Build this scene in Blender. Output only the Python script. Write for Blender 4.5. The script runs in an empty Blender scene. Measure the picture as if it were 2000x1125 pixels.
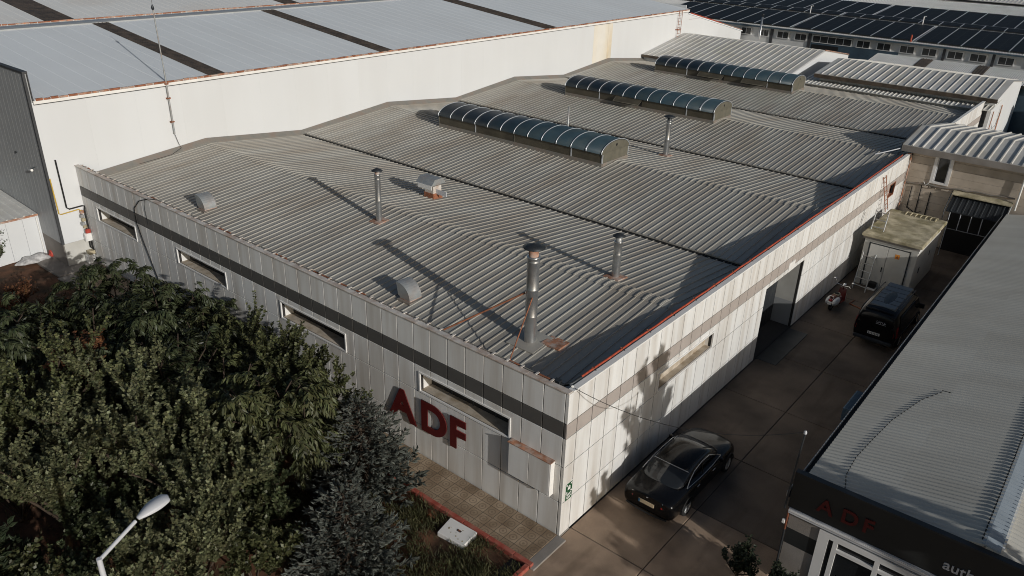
import bpy, bmesh, math, random
import numpy as np
from mathutils import Vector, Matrix
R = math.radians
scene = bpy.context.scene
col = scene.collection

# ------------------------------------------------------------------ camera
YAW, PITCH, ROLL = -0.6772259, -0.4488547, 0.0337323
CAM = Vector((10.04429, -15.19466, 17.11616))
fw = Vector((math.sin(YAW)*math.cos(PITCH), math.cos(YAW)*math.cos(PITCH), math.sin(PITCH)))
rt0 = Vector((math.cos(YAW), -math.sin(YAW), 0)); up0 = rt0.cross(fw)
rt = math.cos(ROLL)*rt0 + math.sin(ROLL)*up0
up = -math.sin(ROLL)*rt0 + math.cos(ROLL)*up0
cd = bpy.data.cameras.new("Camera"); cam = bpy.data.objects.new("Camera", cd); col.objects.link(cam)
mw = Matrix((rt, up, -fw)).transposed().to_4x4(); mw.translation = CAM
cam.matrix_world = mw
cd.sensor_width = 36; cd.lens = 36*1520.759/2000; cd.clip_start = 0.1; cd.clip_end = 3000
scene.camera = cam

# ------------------------------------------------------------------ light
SUN_EL, SUN_AZ = 18.0, -12.0           # azimuth: degrees from +X towards +Y
to_sun = Vector((math.cos(R(SUN_EL))*math.cos(R(SUN_AZ)), math.cos(R(SUN_EL))*math.sin(R(SUN_AZ)), math.sin(R(SUN_EL))))
w = bpy.data.worlds.new("World"); scene.world = w; w.use_nodes = True
nt = w.node_tree; nt.nodes.clear()
sky = nt.nodes.new("ShaderNodeTexSky"); sky.sky_type = 'NISHITA'; sky.sun_disc = False
sky.sun_elevation = R(SUN_EL); sky.sun_rotation = R(90 - SUN_AZ); sky.dust_density = 2.0; sky.air_density = 1.0
bg = nt.nodes.new("ShaderNodeBackground"); bg.inputs[1].default_value = 0.05
wo = nt.nodes.new("ShaderNodeOutputWorld")
nt.links.new(sky.outputs[0], bg.inputs[0]); nt.links.new(bg.outputs[0], wo.inputs[0])
sd = bpy.data.lights.new("sun", 'SUN'); so = bpy.data.objects.new("sun", sd); col.objects.link(so)
sd.energy = 2.7; sd.angle = R(0.5); sd.color = (1.0, 0.975, 0.935)
so.rotation_euler = (-to_sun).to_track_quat('-Z', 'Y').to_euler(); so.location = (60, -20, 40)
scene.view_settings.view_transform = 'Standard'; scene.view_settings.look = 'None'
scene.view_settings.exposure = 0.0; scene.view_settings.gamma = 1.0
scene.cycles.max_bounces = 5; scene.cycles.diffuse_bounces = 3; scene.cycles.glossy_bounces = 3
scene.cycles.use_denoising = True; scene.cycles.filter_width = 1.0

# ------------------------------------------------------------------ materials
def mat(name, base, rough=.7, metal=0, spec=.4, var=.18, scale=1.5, dirt=None, dscale=.8, damt=.5, stretch=None,
        bump=0, bscale=30, leaf=0, grit=0, coat=0, trans=0, pan=None, isl=0, crack=0):
    """procedural material: base colour, broad variation, optional dirt stains (stretchable into streaks), grit and bump"""
    m = bpy.data.materials.new(name); m.use_nodes = True
    t = m.node_tree; n = t.nodes; L = t.links
    b = n["Principled BSDF"]
    b.inputs["Roughness"].default_value = rough; b.inputs["Metallic"].default_value = metal
    b.inputs["Specular IOR Level"].default_value = spec
    if coat: b.inputs["Coat Weight"].default_value = coat; b.inputs["Coat Roughness"].default_value = .05
    tc = n.new("ShaderNodeTexCoord")
    def noise(sc, det=4, st=None):
        x = n.new("ShaderNodeTexNoise"); x.inputs["Scale"].default_value = sc; x.inputs["Detail"].default_value = det
        if st:
            mp = n.new("ShaderNodeMapping"); mp.inputs["Scale"].default_value = st
            L.new(tc.outputs["Object"], mp.inputs[0]); L.new(mp.outputs[0], x.inputs["Vector"])
        else: L.new(tc.outputs["Object"], x.inputs["Vector"])
        return x.outputs["Fac"]
    def ramp(f, a, bb, ca, cb):
        r = n.new("ShaderNodeValToRGB"); r.color_ramp.elements[0].position = a; r.color_ramp.elements[1].position = bb
        r.color_ramp.elements[0].color = (*ca, 1); r.color_ramp.elements[1].color = (*cb, 1)
        L.new(f, r.inputs[0]); return r.outputs[0]
    lo = tuple(c*(1-var) for c in base); hi = tuple(min(.95, c*(1+var)) for c in base)
    c = ramp(noise(scale), .3, .7, lo, hi)
    if dirt:
        mx = n.new("ShaderNodeMixRGB"); mx.inputs[2].default_value = (*dirt, 1)
        f = ramp(noise(dscale, 6, stretch), .42, .72, (0, 0, 0), (damt, damt, damt))
        L.new(f, mx.inputs[0]); L.new(c, mx.inputs[1]); c = mx.outputs[0]
    if grit:
        mx = n.new("ShaderNodeMixRGB"); mx.blend_type = 'MULTIPLY'; mx.inputs[0].default_value = 1
        g = ramp(noise(60, 3), .3, .7, (1-grit,)*3, (1, 1, 1)); L.new(c, mx.inputs[1]); L.new(g, mx.inputs[2]); c = mx.outputs[0]
    if pan:      # sheet-by-sheet tint: (pan width, sheet length, amount)
        mp = n.new("ShaderNodeMapping"); mp.inputs["Scale"].default_value = (1/pan[0], 1/pan[1], 0)
        L.new(tc.outputs["Object"], mp.inputs[0])
        fl = n.new("ShaderNodeVectorMath"); fl.operation = 'FLOOR'; L.new(mp.outputs[0], fl.inputs[0])
        wn = n.new("ShaderNodeTexWhiteNoise"); L.new(fl.outputs[0], wn.inputs[0])
        a_ = pan[2]; c2 = ramp(wn.outputs[0], 0, 1, (1-a_, 1-a_*1.15, 1-a_*1.35), (1+a_*.4, 1+a_*.4, 1+a_*.35))
        mx = n.new("ShaderNodeMixRGB"); mx.blend_type = 'MULTIPLY'; mx.inputs[0].default_value = 1; L.new(c, mx.inputs[1]); L.new(c2, mx.inputs[2]); c = mx.outputs[0]
    if crack:    # dark tyre and oil smears along the lane
        k_ = ramp(noise(.9, 3, (1.6, .22, 1)), .55, .75, (1, 1, 1), (.62, .60, .58))
        mx = n.new("ShaderNodeMixRGB"); mx.blend_type = 'MULTIPLY'; mx.inputs[0].default_value = 1; L.new(c, mx.inputs[1]); L.new(k_, mx.inputs[2]); c = mx.outputs[0]
    if isl:      # piece-by-piece tint
        ge = n.new("ShaderNodeNewGeometry")
        c2 = ramp(ge.outputs["Random Per Island"], 0, 1, (1-isl, 1-isl*1.1, 1-isl*1.25), (1+isl*.4, 1+isl*.4, 1+isl*.4))
        mx = n.new("ShaderNodeMixRGB"); mx.blend_type = 'MULTIPLY'; mx.inputs[0].default_value = 1; L.new(c, mx.inputs[1]); L.new(c2, mx.inputs[2]); c = mx.outputs[0]
    if leaf:
        ge = n.new("ShaderNodeNewGeometry")
        hs = n.new("ShaderNodeHueSaturation")
        mr = n.new("ShaderNodeMapRange"); mr.inputs[3].default_value = 1-leaf; mr.inputs[4].default_value = 1+leaf
        L.new(ge.outputs["Random Per Island"], mr.inputs[0])
        oi = n.new("ShaderNodeObjectInfo"); m2 = n.new("ShaderNodeMapRange"); m2.inputs[3].default_value = .82; m2.inputs[4].default_value = 1.2
        L.new(oi.outputs["Random"], m2.inputs[0])
        mm = n.new("ShaderNodeMath"); mm.operation = 'MULTIPLY'; L.new(mr.outputs[0], mm.inputs[0]); L.new(m2.outputs[0], mm.inputs[1]); L.new(mm.outputs[0], hs.inputs["Value"])
        wn = n.new("ShaderNodeTexWhiteNoise"); wn.noise_dimensions = '1D'; L.new(ge.outputs["Random Per Island"], wn.inputs["W"])
        m3 = n.new("ShaderNodeMapRange"); m3.inputs[3].default_value = .457 if base[1] > base[0] else .49; m3.inputs[4].default_value = .505 if base[1] > base[0] else .52; L.new(wn.outputs["Value"], m3.inputs[0]); L.new(m3.outputs[0], hs.inputs["Hue"])
        L.new(c, hs.inputs["Color"]); c = hs.outputs[0]
    L.new(c, b.inputs["Base Color"])
    if trans:
        b.inputs["Transmission Weight"].default_value = 0
        tr = n.new("ShaderNodeBsdfTranslucent"); ms = n.new("ShaderNodeMixShader"); ms.inputs[0].default_value = trans
        L.new(c, tr.inputs[0]); L.new(b.outputs[0], ms.inputs[1]); L.new(tr.outputs[0], ms.inputs[2])
        L.new(ms.outputs[0], n["Material Output"].inputs[0])
    if bump:
        bp = n.new("ShaderNodeBump"); bp.inputs["Strength"].default_value = bump; bp.inputs["Distance"].default_value = .02
        L.new(noise(bscale, 5), bp.inputs["Height"]); L.new(bp.outputs[0], b.inputs["Normal"])
    m.diffuse_color = (*base, 1)
    return m

K = {}
K['panel'] = mat('white_cladding', (.745, .745, .725), .55, var=.05, scale=.6, dirt=(.53, .49, .435), dscale=1.0, damt=.75, stretch=(2.6, 2.6, .22), isl=.07)
K['joint'] = mat('joint_backing_grey', (.035, .032, .03), .9)  # dark backing that shows in the gaps between panels
K['stripe'] = mat('stripe_shaded_tone', (.125, .12, .112), .55, metal=.3, var=.06)  # stripe on the garden side, its weaker light put into a darker colour
K['stripelit'] = mat('stripe_sunlit_tone', (.40, .355, .32), .6, var=.05, dirt=(.32, .28, .25), dscale=1.0, damt=.4, stretch=(2, 2, .3))  # same stripe on the yard side, sunlight put into a paler colour
K['cap'] = mat('parapet_cap', (.62, .58, .53), .5, var=.12, dirt=(.30, .17, .10), dscale=2.2, damt=.8)
K['roof'] = mat('weathered_grey_sheet', (.385, .372, .335), .5, metal=.0, spec=.35, var=.08, scale=.35, dirt=(.27, .215, .16), dscale=.45, damt=.5, stretch=(1.6, .35, 1), pan=(.333, 3.4, .08), grit=.05)
K['roofrust'] = mat('flashing_grey', (.23, .22, .195), .6, var=.18, dirt=(.20, .11, .07), dscale=1.5, damt=.5)
K['rust'] = mat('rust', (.27, .105, .055), .85, var=.35, scale=6, bump=.2)
K['redpipe'] = mat('red_oxide_pipe', (.38, .07, .035), .6, var=.3, scale=8)
K['rustypatch'] = mat('rust_stained_tape', (.36, .17, .10), .85, var=.45, scale=5, dirt=(.45, .42, .38), dscale=4, damt=.9)
K['galv'] = mat('galvanised_steel', (.52, .54, .55), .32, metal=.85, var=.12, scale=3, dirt=(.34, .25, .18), dscale=2.2, damt=.35)
K['galv2'] = mat('galvanised_dull', (.40, .42, .42), .5, metal=.5, var=.12, scale=4, dirt=(.30, .16, .09), dscale=1.8, damt=.45)
K['darkmetal'] = mat('dark_metal', (.045, .05, .055), .5, metal=.5)
K['black'] = mat('black_rubber', (.012, .012, .012), .6)
K['white'] = mat('white_paint', (.80, .79, .76), .5, var=.04, dirt=(.55, .52, .47), dscale=1.4, damt=.25)
K['whitewall'] = mat('white_sheet_wall', (.675, .69, .695), .55, var=.02, scale=.2, dirt=(.59, .59, .575), dscale=.5, damt=.3, stretch=(1, 1, .15), isl=.02)
K['ochre'] = mat('ochre_stained_sheet', (.60, .49, .32), .7, var=.15, dirt=(.74, .71, .64), dscale=.7, damt=.9, stretch=(1, 1, .3))
K['ochrelight'] = mat('faintly_stained_sheet', (.73, .70, .63), .7, var=.03, dirt=(.66, .58, .43), dscale=.45, damt=.8, stretch=(1, 1, .25))
K['whiteroof'] = mat('pale_blue_grey_sheet', (.76, .80, .82), .6, var=.03, scale=.15, dirt=(.66, .68, .69), dscale=.3, damt=.4, stretch=(.3, 1, 1))
K['pinkroof'] = mat('pale_grey_dusty_sheet', (.78, .785, .765), .6, var=.04, scale=.2, dirt=(.68, .62, .55), dscale=.25, damt=.5)
K['strip'] = mat('brown_translucent_strip', (.075, .058, .043), .6, var=.3, scale=2, dirt=(.14, .10, .07), dscale=2, damt=.5)
K['bluegrey'] = mat('blue_grey_flashing', (.33, .38, .42), .5, var=.1)
K['grey'] = mat('grey_vertical_cladding', (.36, .37, .37), .5, var=.05)
K['greytrim'] = mat('dark_grey_trim', (.05, .052, .055), .6)
K['concrete'] = mat('concrete', (.30, .275, .25), .9, var=.15, scale=1.2, dirt=(.18, .155, .13), dscale=.8, damt=.6, bump=.25, grit=.2)
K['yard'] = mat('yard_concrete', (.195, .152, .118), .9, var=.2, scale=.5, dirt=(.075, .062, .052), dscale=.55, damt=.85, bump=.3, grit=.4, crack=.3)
K['yardlit'] = mat('yard_concrete_sunlit_tone', (.42, .305, .215), .9, var=.2, scale=.6, dirt=(.17, .12, .085), dscale=.8, damt=.8, bump=.3, grit=.35, crack=.35)  # same concrete, sunlight put into a brighter colour for the front slabs
K['asphalt'] = mat('asphalt_ground', (.055, .052, .05), .95, var=.2, scale=.4, grit=.3, bump=.2)
K['soil'] = mat('garden_soil', (.155, .072, .038), .95, var=.4, scale=.9, dirt=(.03, .024, .013), dscale=1.1, damt=.9, bump=.6, bscale=12, grit=.4)
K['kerb'] = mat('red_painted_kerb', (.36, .075, .05), .75, var=.25, scale=4, dirt=(.25, .16, .12), dscale=4, damt=.6, bump=.2)
K['redletter'] = mat('dark_red_letter', (.095, .010, .010), .5, var=.08)
K['glass'] = mat('dark_glass', (.018, .02, .022), .06, spec=.6, var=.1)
K['winglass'] = mat('grimy_window_glass', (.035, .036, .035), .18, spec=.5, var=.3, scale=1.5)
K['frame'] = mat('white_window_frame', (.74, .73, .71), .45, var=.04)
K['sill'] = mat('dusty_sill', (.50, .44, .36), .8, var=.2, scale=2, dirt=(.25, .18, .10), dscale=3, damt=.7)
K['poly'] = mat('smoked_polycarbonate', (.028, .052, .068), .42, spec=.3, var=.3, scale=.8, dirt=(.06, .075, .075), dscale=1.0, damt=.6)
K['polyside'] = mat('bronze_polycarbonate', (.075, .066, .048), .4, spec=.3, var=.25, scale=1.5, dirt=(.13, .115, .08), dscale=1.2, damt=.5)
K['polyend'] = mat('khaki_polycarbonate', (.125, .118, .09), .45, var=.15, dirt=(.17, .155, .12), dscale=3, damt=.6)
K['alu'] = mat('aluminium_hoop', (.62, .65, .68), .35, metal=.5, var=.05)
K['corr'] = mat('corrugated_pale_sheet', (.535, .525, .475), .6, var=.06, scale=.4, dirt=(.42, .40, .35), dscale=.5, damt=.6, stretch=(.4, 1, 1), pan=(2.2, .9, .06))
K['beige'] = mat('beige_boarding', (.50, .43, .35), .8, var=.08, dirt=(.30, .25, .19), dscale=1.2, damt=.5)
K['kioskwall'] = mat('pale_grey_render', (.55, .54, .50), .8, var=.06, dirt=(.40, .38, .33), dscale=1.0, damt=.5)
K['moss'] = mat('mossy_concrete', (.52, .46, .32), .95, var=.35, scale=2.2, dirt=(.19, .165, .07), dscale=1.3, damt=.9, bump=.5, bscale=14, grit=.3)
K['carpaint'] = mat('black_car_paint', (.0035, .0035, .004), .2, spec=.28, var=.05, coat=.2)
K['carpaintblue'] = mat('dark_blue_van_roof', (.035, .05, .07), .3, spec=.5, var=.1, coat=.4)
K['chrome'] = mat('chrome', (.78, .78, .78), .18, metal=1, var=.03)
K['tyre'] = mat('tyre', (.012, .012, .012), .85)
K['redlamp'] = mat('red_lamp', (.28, .012, .012), .15, spec=.6)
K['amber'] = mat('plate_beige', (.42, .33, .22), .5)
K['cream'] = mat('cream_leather', (.42, .36, .24), .5, var=.15)
K['maroon'] = mat('maroon_paint', (.10, .012, .012), .25, spec=.5, coat=.5)
K['tan'] = mat('brown_leather', (.16, .055, .03), .5)
K['green'] = mat('sign_green', (.015, .075, .028), .5)
K['orange'] = mat('orange_sticker', (.62, .24, .04), .5)
K['yellow'] = mat('yellow_pipe', (.55, .36, .05), .5)
K['blue'] = mat('blue_tarpaulin', (.02, .11, .22), .5, var=.2)
K['bluewall'] = mat('blue_grey_wall', (.055, .09, .12), .7, var=.15, dirt=(.03, .05, .07), dscale=.8, damt=.5)
K['factorywall'] = mat('white_factory_wall', (.66, .66, .64), .7, var=.05, dirt=(.48, .49, .49), dscale=.6, damt=.4)
K['bag'] = mat('white_plastic_sack', (.50, .49, .48), .5, var=.2, scale=4, bump=.9, bscale=7, dirt=(.28, .27, .27), dscale=5, damt=.8)
K['redbag'] = mat('red_sack', (.42, .06, .04), .6, var=.2, scale=5)
K['bark'] = mat('bark', (.055, .038, .026), .9, var=.35, scale=5, bump=.4)
K['leaf1'] = mat('olive_leaf', (.086, .100, .042), .5, var=.3, scale=.55, leaf=.5, trans=.2)
K['leaf2'] = mat('deep_green_leaf', (.062, .080, .037), .45, var=.32, scale=.5, leaf=.5, trans=.18)
K['leaf3'] = mat('light_olive_leaf', (.122, .136, .068), .55, var=.25, scale=.7, leaf=.5, trans=.22)
K['needle'] = mat('blue_grey_needle', (.115, .128, .110), .6, var=.2, scale=.8, leaf=.4, trans=.1)
K['pine'] = mat('dark_green_needle', (.030, .045, .022), .6, var=.25, scale=.8, leaf=.4, trans=.1)
K['grass'] = mat('garden_grass', (.062, .066, .026), .7, var=.4, scale=1.4, leaf=.5, trans=.2)
K['dry'] = mat('dry_orange_leaf', (.15, .060, .026), .7, var=.3, scale=2, leaf=.4, trans=.2)
K['lampgrey'] = mat('pale_grey_lamp_paint', (.55, .56, .58), .45, var=.04)
K['ribwhite'] = mat('white_rib_sheet', (.66, .65, .61), .5, var=.06, dirt=(.50, .46, .38), dscale=.5, damt=.5)
K['ribgrey'] = mat('pale_rib_sheet', (.56, .55, .52), .5, var=.06, dirt=(.42, .38, .30), dscale=.35, damt=.5)
K['fascia'] = mat('anthracite_fascia', (.022, .024, .024), .5, var=.1)
K['fibre'] = mat('grey_fibre_cement', (.56, .565, .55), .85, var=.06, dirt=(.44, .44, .41), dscale=.5, damt=.5)

def tile_mat():
    m = bpy.data.materials.new('patterned_pavers'); m.use_nodes = True
    t = m.node_tree; n = t.nodes; L = t.links; b = n["Principled BSDF"]; b.inputs["Roughness"].default_value = .9
    tc = n.new("ShaderNodeTexCoord"); sp = n.new("ShaderNodeSeparateXYZ"); L.new(tc.outputs["Object"], sp.inputs[0])
    def mth(op, a, bb=None):
        x = n.new("ShaderNodeMath"); x.operation = op
        for i, v in enumerate((a, bb)):
            if v is None: continue
            if isinstance(v, (int, float)): x.inputs[i].default_value = v
            else: L.new(v, x.inputs[i])
        return x.outputs[0]
    T = .40
    cell = []; ids = []
    for ax in (0, 1):
        q = mth('MULTIPLY', sp.outputs[ax], 1/T)
        ids.append(mth('FLOOR', q)); cell.append(mth('SUBTRACT', mth('FRACT', q), .5))
    d = mth('SQRT', mth('ADD', mth('MULTIPLY', cell[0], cell[0]), mth('MULTIPLY', cell[1], cell[1])))
    ring = mth('GREATER_THAN', mth('SINE', mth('MULTIPLY', d, 28)), .35)
    ring = mth('MULTIPLY', ring, mth('LESS_THAN', d, .46))
    edge = mth('MAXIMUM', mth('ABSOLUTE', cell[0]), mth('ABSOLUTE', cell[1]))
    gap = mth('GREATER_THAN', edge, .475)
    cx = n.new("ShaderNodeCombineXYZ"); L.new(ids[0], cx.inputs[0]); L.new(ids[1], cx.inputs[1])
    wn = n.new("ShaderNodeTexWhiteNoise"); L.new(cx.outputs[0], wn.inputs[0])
    r = n.new("ShaderNodeValToRGB"); r.color_ramp.elements[0].color = (.30, .225, .15, 1); r.color_ramp.elements[1].color = (.42, .325, .225, 1)
    L.new(wn.outputs[0], r.inputs[0])
    nz = n.new("ShaderNodeTexNoise"); nz.inputs["Scale"].default_value = 1.6; nz.inputs["Detail"].default_value = 6; L.new(tc.outputs["Object"], nz.inputs["Vector"])
    r2 = n.new("ShaderNodeValToRGB"); r2.color_ramp.elements[0].position = .35; r2.color_ramp.elements[1].position = .65
    r2.color_ramp.elements[0].color = (.6, .55, .5, 1); r2.color_ramp.elements[1].color = (1, 1, 1, 1); L.new(nz.outputs["Fac"], r2.inputs[0])
    def mix(f, a, bcol, mode='MIX'):
        mx = n.new("ShaderNodeMixRGB"); mx.blend_type = mode
        if isinstance(f, (int, float)): mx.inputs[0].default_value = f
        else: L.new(f, mx.inputs[0])
        L.new(a, mx.inputs[1])
        if isinstance(bcol, tuple): mx.inputs[2].default_value = bcol
        else: L.new(bcol, mx.inputs[2])
        return mx.outputs[0]
    c = mix(1, r.outputs[0], r2.outputs[0], 'MULTIPLY')
    c = mix(mth('MULTIPLY', ring, .45), c, (.10, .075, .055, 1))
    c = mix(mth('MULTIPLY', gap, .8), c, (.055, .045, .035, 1))
    L.new(c, b.inputs["Base Color"])
    bp = n.new("ShaderNodeBump"); bp.inputs["Strength"].default_value = .5; bp.inputs["Distance"].default_value = .01
    L.new(mth('SUBTRACT', 1, mth('MAXIMUM', ring, gap)), bp.inputs["Height"]); L.new(bp.outputs[0], b.inputs["Normal"])
    return m
K['tile'] = tile_mat()

def solar_mat():
    m = bpy.data.materials.new('solar_cells'); m.use_nodes = True
    t = m.node_tree; n = t.nodes; L = t.links; b = n["Principled BSDF"]
    b.inputs["Roughness"].default_value = .45; b.inputs["Specular IOR Level"].default_value = .1
    tc = n.new("ShaderNodeTexCoord")
    br = n.new("ShaderNodeTexBrick"); br.offset = 0; br.inputs["Scale"].default_value = 1
    br.inputs["Brick Width"].default_value = 1.03; br.inputs["Row Height"].default_value = 1.0; br.inputs["Mortar Size"].default_value = .02
    br.inputs["Color1"].default_value = (.005, .006, .008, 1); br.inputs["Color2"].default_value = (.008, .009, .011, 1)
    br.inputs["Mortar"].default_value = (.04, .04, .04, 1)
    L.new(tc.outputs["Object"], br.inputs["Vector"]); L.new(br.outputs["Color"], b.inputs["Base Color"])
    return m
K['solar'] = solar_mat()

# ------------------------------------------------------------------ mesh builder
class MB:
    def __init__(s): s.v = []; s.f = []; s.mi = []; s.mats = []; s.sm = []
    def m(s, key):
        k = K[key] if isinstance(key, str) else key
        if k not in s.mats: s.mats.append(k)
        return s.mats.index(k)
    def add(s, vs, fs, key, smooth=False):
        o = len(s.v); i = s.m(key)
        s.v += [tuple(v) for v in vs]
        for f in fs: s.f.append(tuple(o+k for k in f)); s.mi.append(i); s.sm.append(smooth)
        return s
    def box(s, x0, x1, y0, y1, z0, z1, key):
        vs = [(x, y, z) for z in (z0, z1) for y in (y0, y1) for x in (x0, x1)]
        return s.add(vs, [(0, 2, 3, 1), (4, 5, 7, 6), (0, 1, 5, 4), (2, 6, 7, 3), (0, 4, 6, 2), (1, 3, 7, 5)], key)
    def bbox(s, x0, x1, y0, y1, z0, z1, key, c=.01):
        """box with chamfered vertical and top edges"""
        pts = [(x0+c, y0), (x1-c, y0), (x1, y0+c), (x1, y1-c), (x1-c, y1), (x0+c, y1), (x0, y1-c), (x0, y0+c)]
        cx, cy = (x0+x1)/2, (y0+y1)/2
        ins = [(cx+(p[0]-cx)*(1-2*c/max(.01, x1-x0)), cy+(p[1]-cy)*(1-2*c/max(.01, y1-y0))) for p in pts]
        vs = [(*p, z0) for p in pts] + [(*p, z1-c) for p in pts] + [(*p, z1) for p in ins]
        fs = [tuple(range(7, -1, -1)), tuple(range(16, 24))]
        for k in (0, 8):
            fs += [(k+i, k+(i+1) % 8, k+8+(i+1) % 8, k+8+i) for i in range(8)]
        return s.add(vs, fs, key)
    def hexa(s, p, key):
        """p: 4 bottom corners then 4 top corners, counter-clockwise"""
        return s.add(p, [(3, 2, 1, 0), (4, 5, 6, 7), (0, 1, 5, 4), (1, 2, 6, 5), (2, 3, 7, 6), (3, 0, 4, 7)], key)
    def tube(s, pts, r, key, n=8, caps=True, smooth=True):
        pts = [Vector(p) for p in pts]; rs = [float(q) for q in r] if isinstance(r, (list, tuple)) else [float(r)]*len(pts)
        o = []; 
        for i, p in enumerate(pts):
            d = (pts[min(i+1, len(pts)-1)] - pts[max(i-1, 0)])
            d = d.normalized() if d.length > 1e-9 else Vector((0, 0, 1))
            a = Vector((0, 0, 1)) if abs(d.z) < .95 else Vector((1, 0, 0))
            u = d.cross(a).normalized(); v = u.cross(d)
            o += [p + rs[i]*(math.cos(2*math.pi*k/n)*u + math.sin(2*math.pi*k/n)*v) for k in range(n)]
        fs = []
        for i in range(len(pts)-1):
            fs += [(i*n+(k+1) % n, i*n+k, (i+1)*n+k, (i+1)*n+(k+1) % n) for k in range(n)]
        s.add(o, fs, key, smooth)
        if caps:
            b = len(pts)-1
            s.add(o[:n], [tuple(range(n))], key); s.add(o[b*n:], [tuple(range(n-1, -1, -1))], key)
        return s
    def lathe(s, prof, c, key, n=20, smooth=True):
        c = Vector(c); vs = []
        for (r, z) in prof: vs += [c + Vector((r*math.cos(2*math.pi*k/n), r*math.sin(2*math.pi*k/n), z)) for k in range(n)]
        fs = []
        for i in range(len(prof)-1): fs += [(i*n+k, i*n+(k+1) % n, (i+1)*n+(k+1) % n, (i+1)*n+k) for k in range(n)]
        return s.add(vs, fs, key, smooth)
    def prism(s, poly, axis, a, b, key):
        """polygon (2D) extruded along an axis from a to b"""
        def P(p, t):
            return {0: (t, p[0], p[1]), 1: (p[0], t, p[1]), 2: (p[0], p[1], t)}[axis]
        n = len(poly); vs = [P(p, a) for p in poly] + [P(p, b) for p in poly]
        fs = [tuple(range(n)), tuple(range(2*n-1, n-1, -1))] + [(i, i+n, (i+1) % n+n, (i+1) % n) for i in range(n)]
        return s.add(vs, fs, key)
    def build(s, name, parent=None, local=False, fix=True, bevel=0):
        me = bpy.data.meshes.new(name)
        off = Vector((0, 0, 0))
        if parent is not None and not local:
            p = parent
            while p is not None: off += p.location; p = p.parent
        me.from_pydata([tuple(Vector(v)-off) for v in s.v], [], s.f)
        for k in s.mats: me.materials.append(k)
        me.polygons.foreach_set('material_index', s.mi); me.polygons.foreach_set('use_smooth', s.sm)
        if fix:
            bm = bmesh.new(); bm.from_mesh(me); bmesh.ops.recalc_face_normals(bm, faces=bm.faces); bm.to_mesh(me); bm.free()
        me.update()
        o = bpy.data.objects.new(name, me); col.objects.link(o)
        if parent is not None: o.parent = parent
        if bevel:
            b = o.modifiers.new('edge', 'BEVEL'); b.width = bevel; b.segments = 2; b.limit_method = 'ANGLE'
        return o

def thing(name, label, cat, loc=(0, 0, 0), rz=0, group=None):
    o = bpy.data.objects.new(name, None); col.objects.link(o); o.location = loc; o.rotation_euler = (0, 0, rz)
    o.empty_display_size = .3
    o['label'] = label; o['category'] = cat
    if group: o['group'] = group
    return o
def tag(o, label, cat, group=None):
    o['label'] = label; o['category'] = cat
    if group: o['group'] = group
    return o
def structure(o, kind='structure'): o['kind'] = kind; return o
def copy_tree(o, loc, label=None, rz=None):
    def rec(x, par):
        c = x.copy(); col.objects.link(c)
        if par is not None: c.parent = par
        for ch in x.children: rec(ch, c)
        return c
    r = rec(o, None); r.location = loc
    if rz is not None: r.rotation_euler = (0, 0, rz)
    if label: r['label'] = label
    return r
def text_mesh(name, txt, size, depth, key, M4, parent, bold=0.0, sx=1.0):
    cu = bpy.data.curves.new('lettering', 'FONT'); cu.body = txt; cu.size = size; cu.extrude = depth/2; cu.offset = bold
    t = bpy.data.objects.new('lettering', cu); col.objects.link(t)
    dg = bpy.context.evaluated_depsgraph_get()
    me = bpy.data.meshes.new_from_object(t.evaluated_get(dg))
    bpy.data.objects.remove(t); bpy.data.curves.remove(cu)
    off = Vector((0, 0, 0)); p = parent
    while p is not None: off += p.location; p = p.parent
    me.transform(Matrix.Translation(-off) @ M4 @ Matrix.Diagonal((sx, 1, 1, 1)))
    me.materials.clear(); me.materials.append(K[key])
    o = bpy.data.objects.new(name, me); col.objects.link(o); o.parent = parent
    return o
def front_matrix(x, y, z):   # text lying in an XZ plane, read from -Y
    return Matrix.Translation((x, y, z)) @ Matrix.Rotation(math.pi/2, 4, 'X')
def side_matrix(x, y, z):    # text lying in a YZ plane, read from +X
    return Matrix.Translation((x, y, z)) @ Matrix.Rotation(math.pi/2, 4, 'Z') @ Matrix.Rotation(math.pi/2, 4, 'X')

def rib_sheet(mb, u0, u1, prof, pitch, key, along='y', h=.033, top=.042, base=.055, thick=.05, jitter=0, caps=True, wave=False):
    """profiled sheet: ribs run along the slope; prof = [(s, z), ...] along the slope, u across it"""
    us = []
    if wave:
        n = int(round((u1-u0)/pitch*6))
        us = [(u0+(u1-u0)*i/n, h*.5*(1+math.cos(2*math.pi*i/6))) for i in range(n+1)]
    else:
        us.append((u0, 0)); n = int((u1-u0)/pitch)
        st = u0 + ((u1-u0) - n*pitch)/2 + pitch/2
        for i in range(n):
            c = st + i*pitch
            us += [(c-base/2, 0), (c-top/2, h), (c+top/2, h), (c+base/2, 0)]
        us.append((u1, 0))
    N = len(us); vs = []
    P = (lambda u, s, z: (u, s, z)) if along == 'y' else (lambda u, s, z: (s, u, z))
    for (s, z) in prof:
        vs += [P(u, s, z+dz) for (u, dz) in us] + [P(u, s, z-thick) for (u, dz) in us]
    fs = []; W2 = 2*N
    for j in range(len(prof)-1):
        a = j*W2; b = a+W2
        for i in range(N-1):
            fs.append((a+i, a+i+1, b+i+1, b+i)); fs.append((a+N+i+1, a+N+i, b+N+i, b+N+i+1))
        fs.append((a, b, b+N, a+N)); fs.append((a+N-1, a+2*N-1, b+2*N-1, b+N-1))
    for j in (0, len(prof)-1):
        a = j*W2
        fs += [(a+i, a+N+i, a+N+i+1, a+i+1) for i in range(N-1)]
    mb.add(vs, fs, key)

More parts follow.
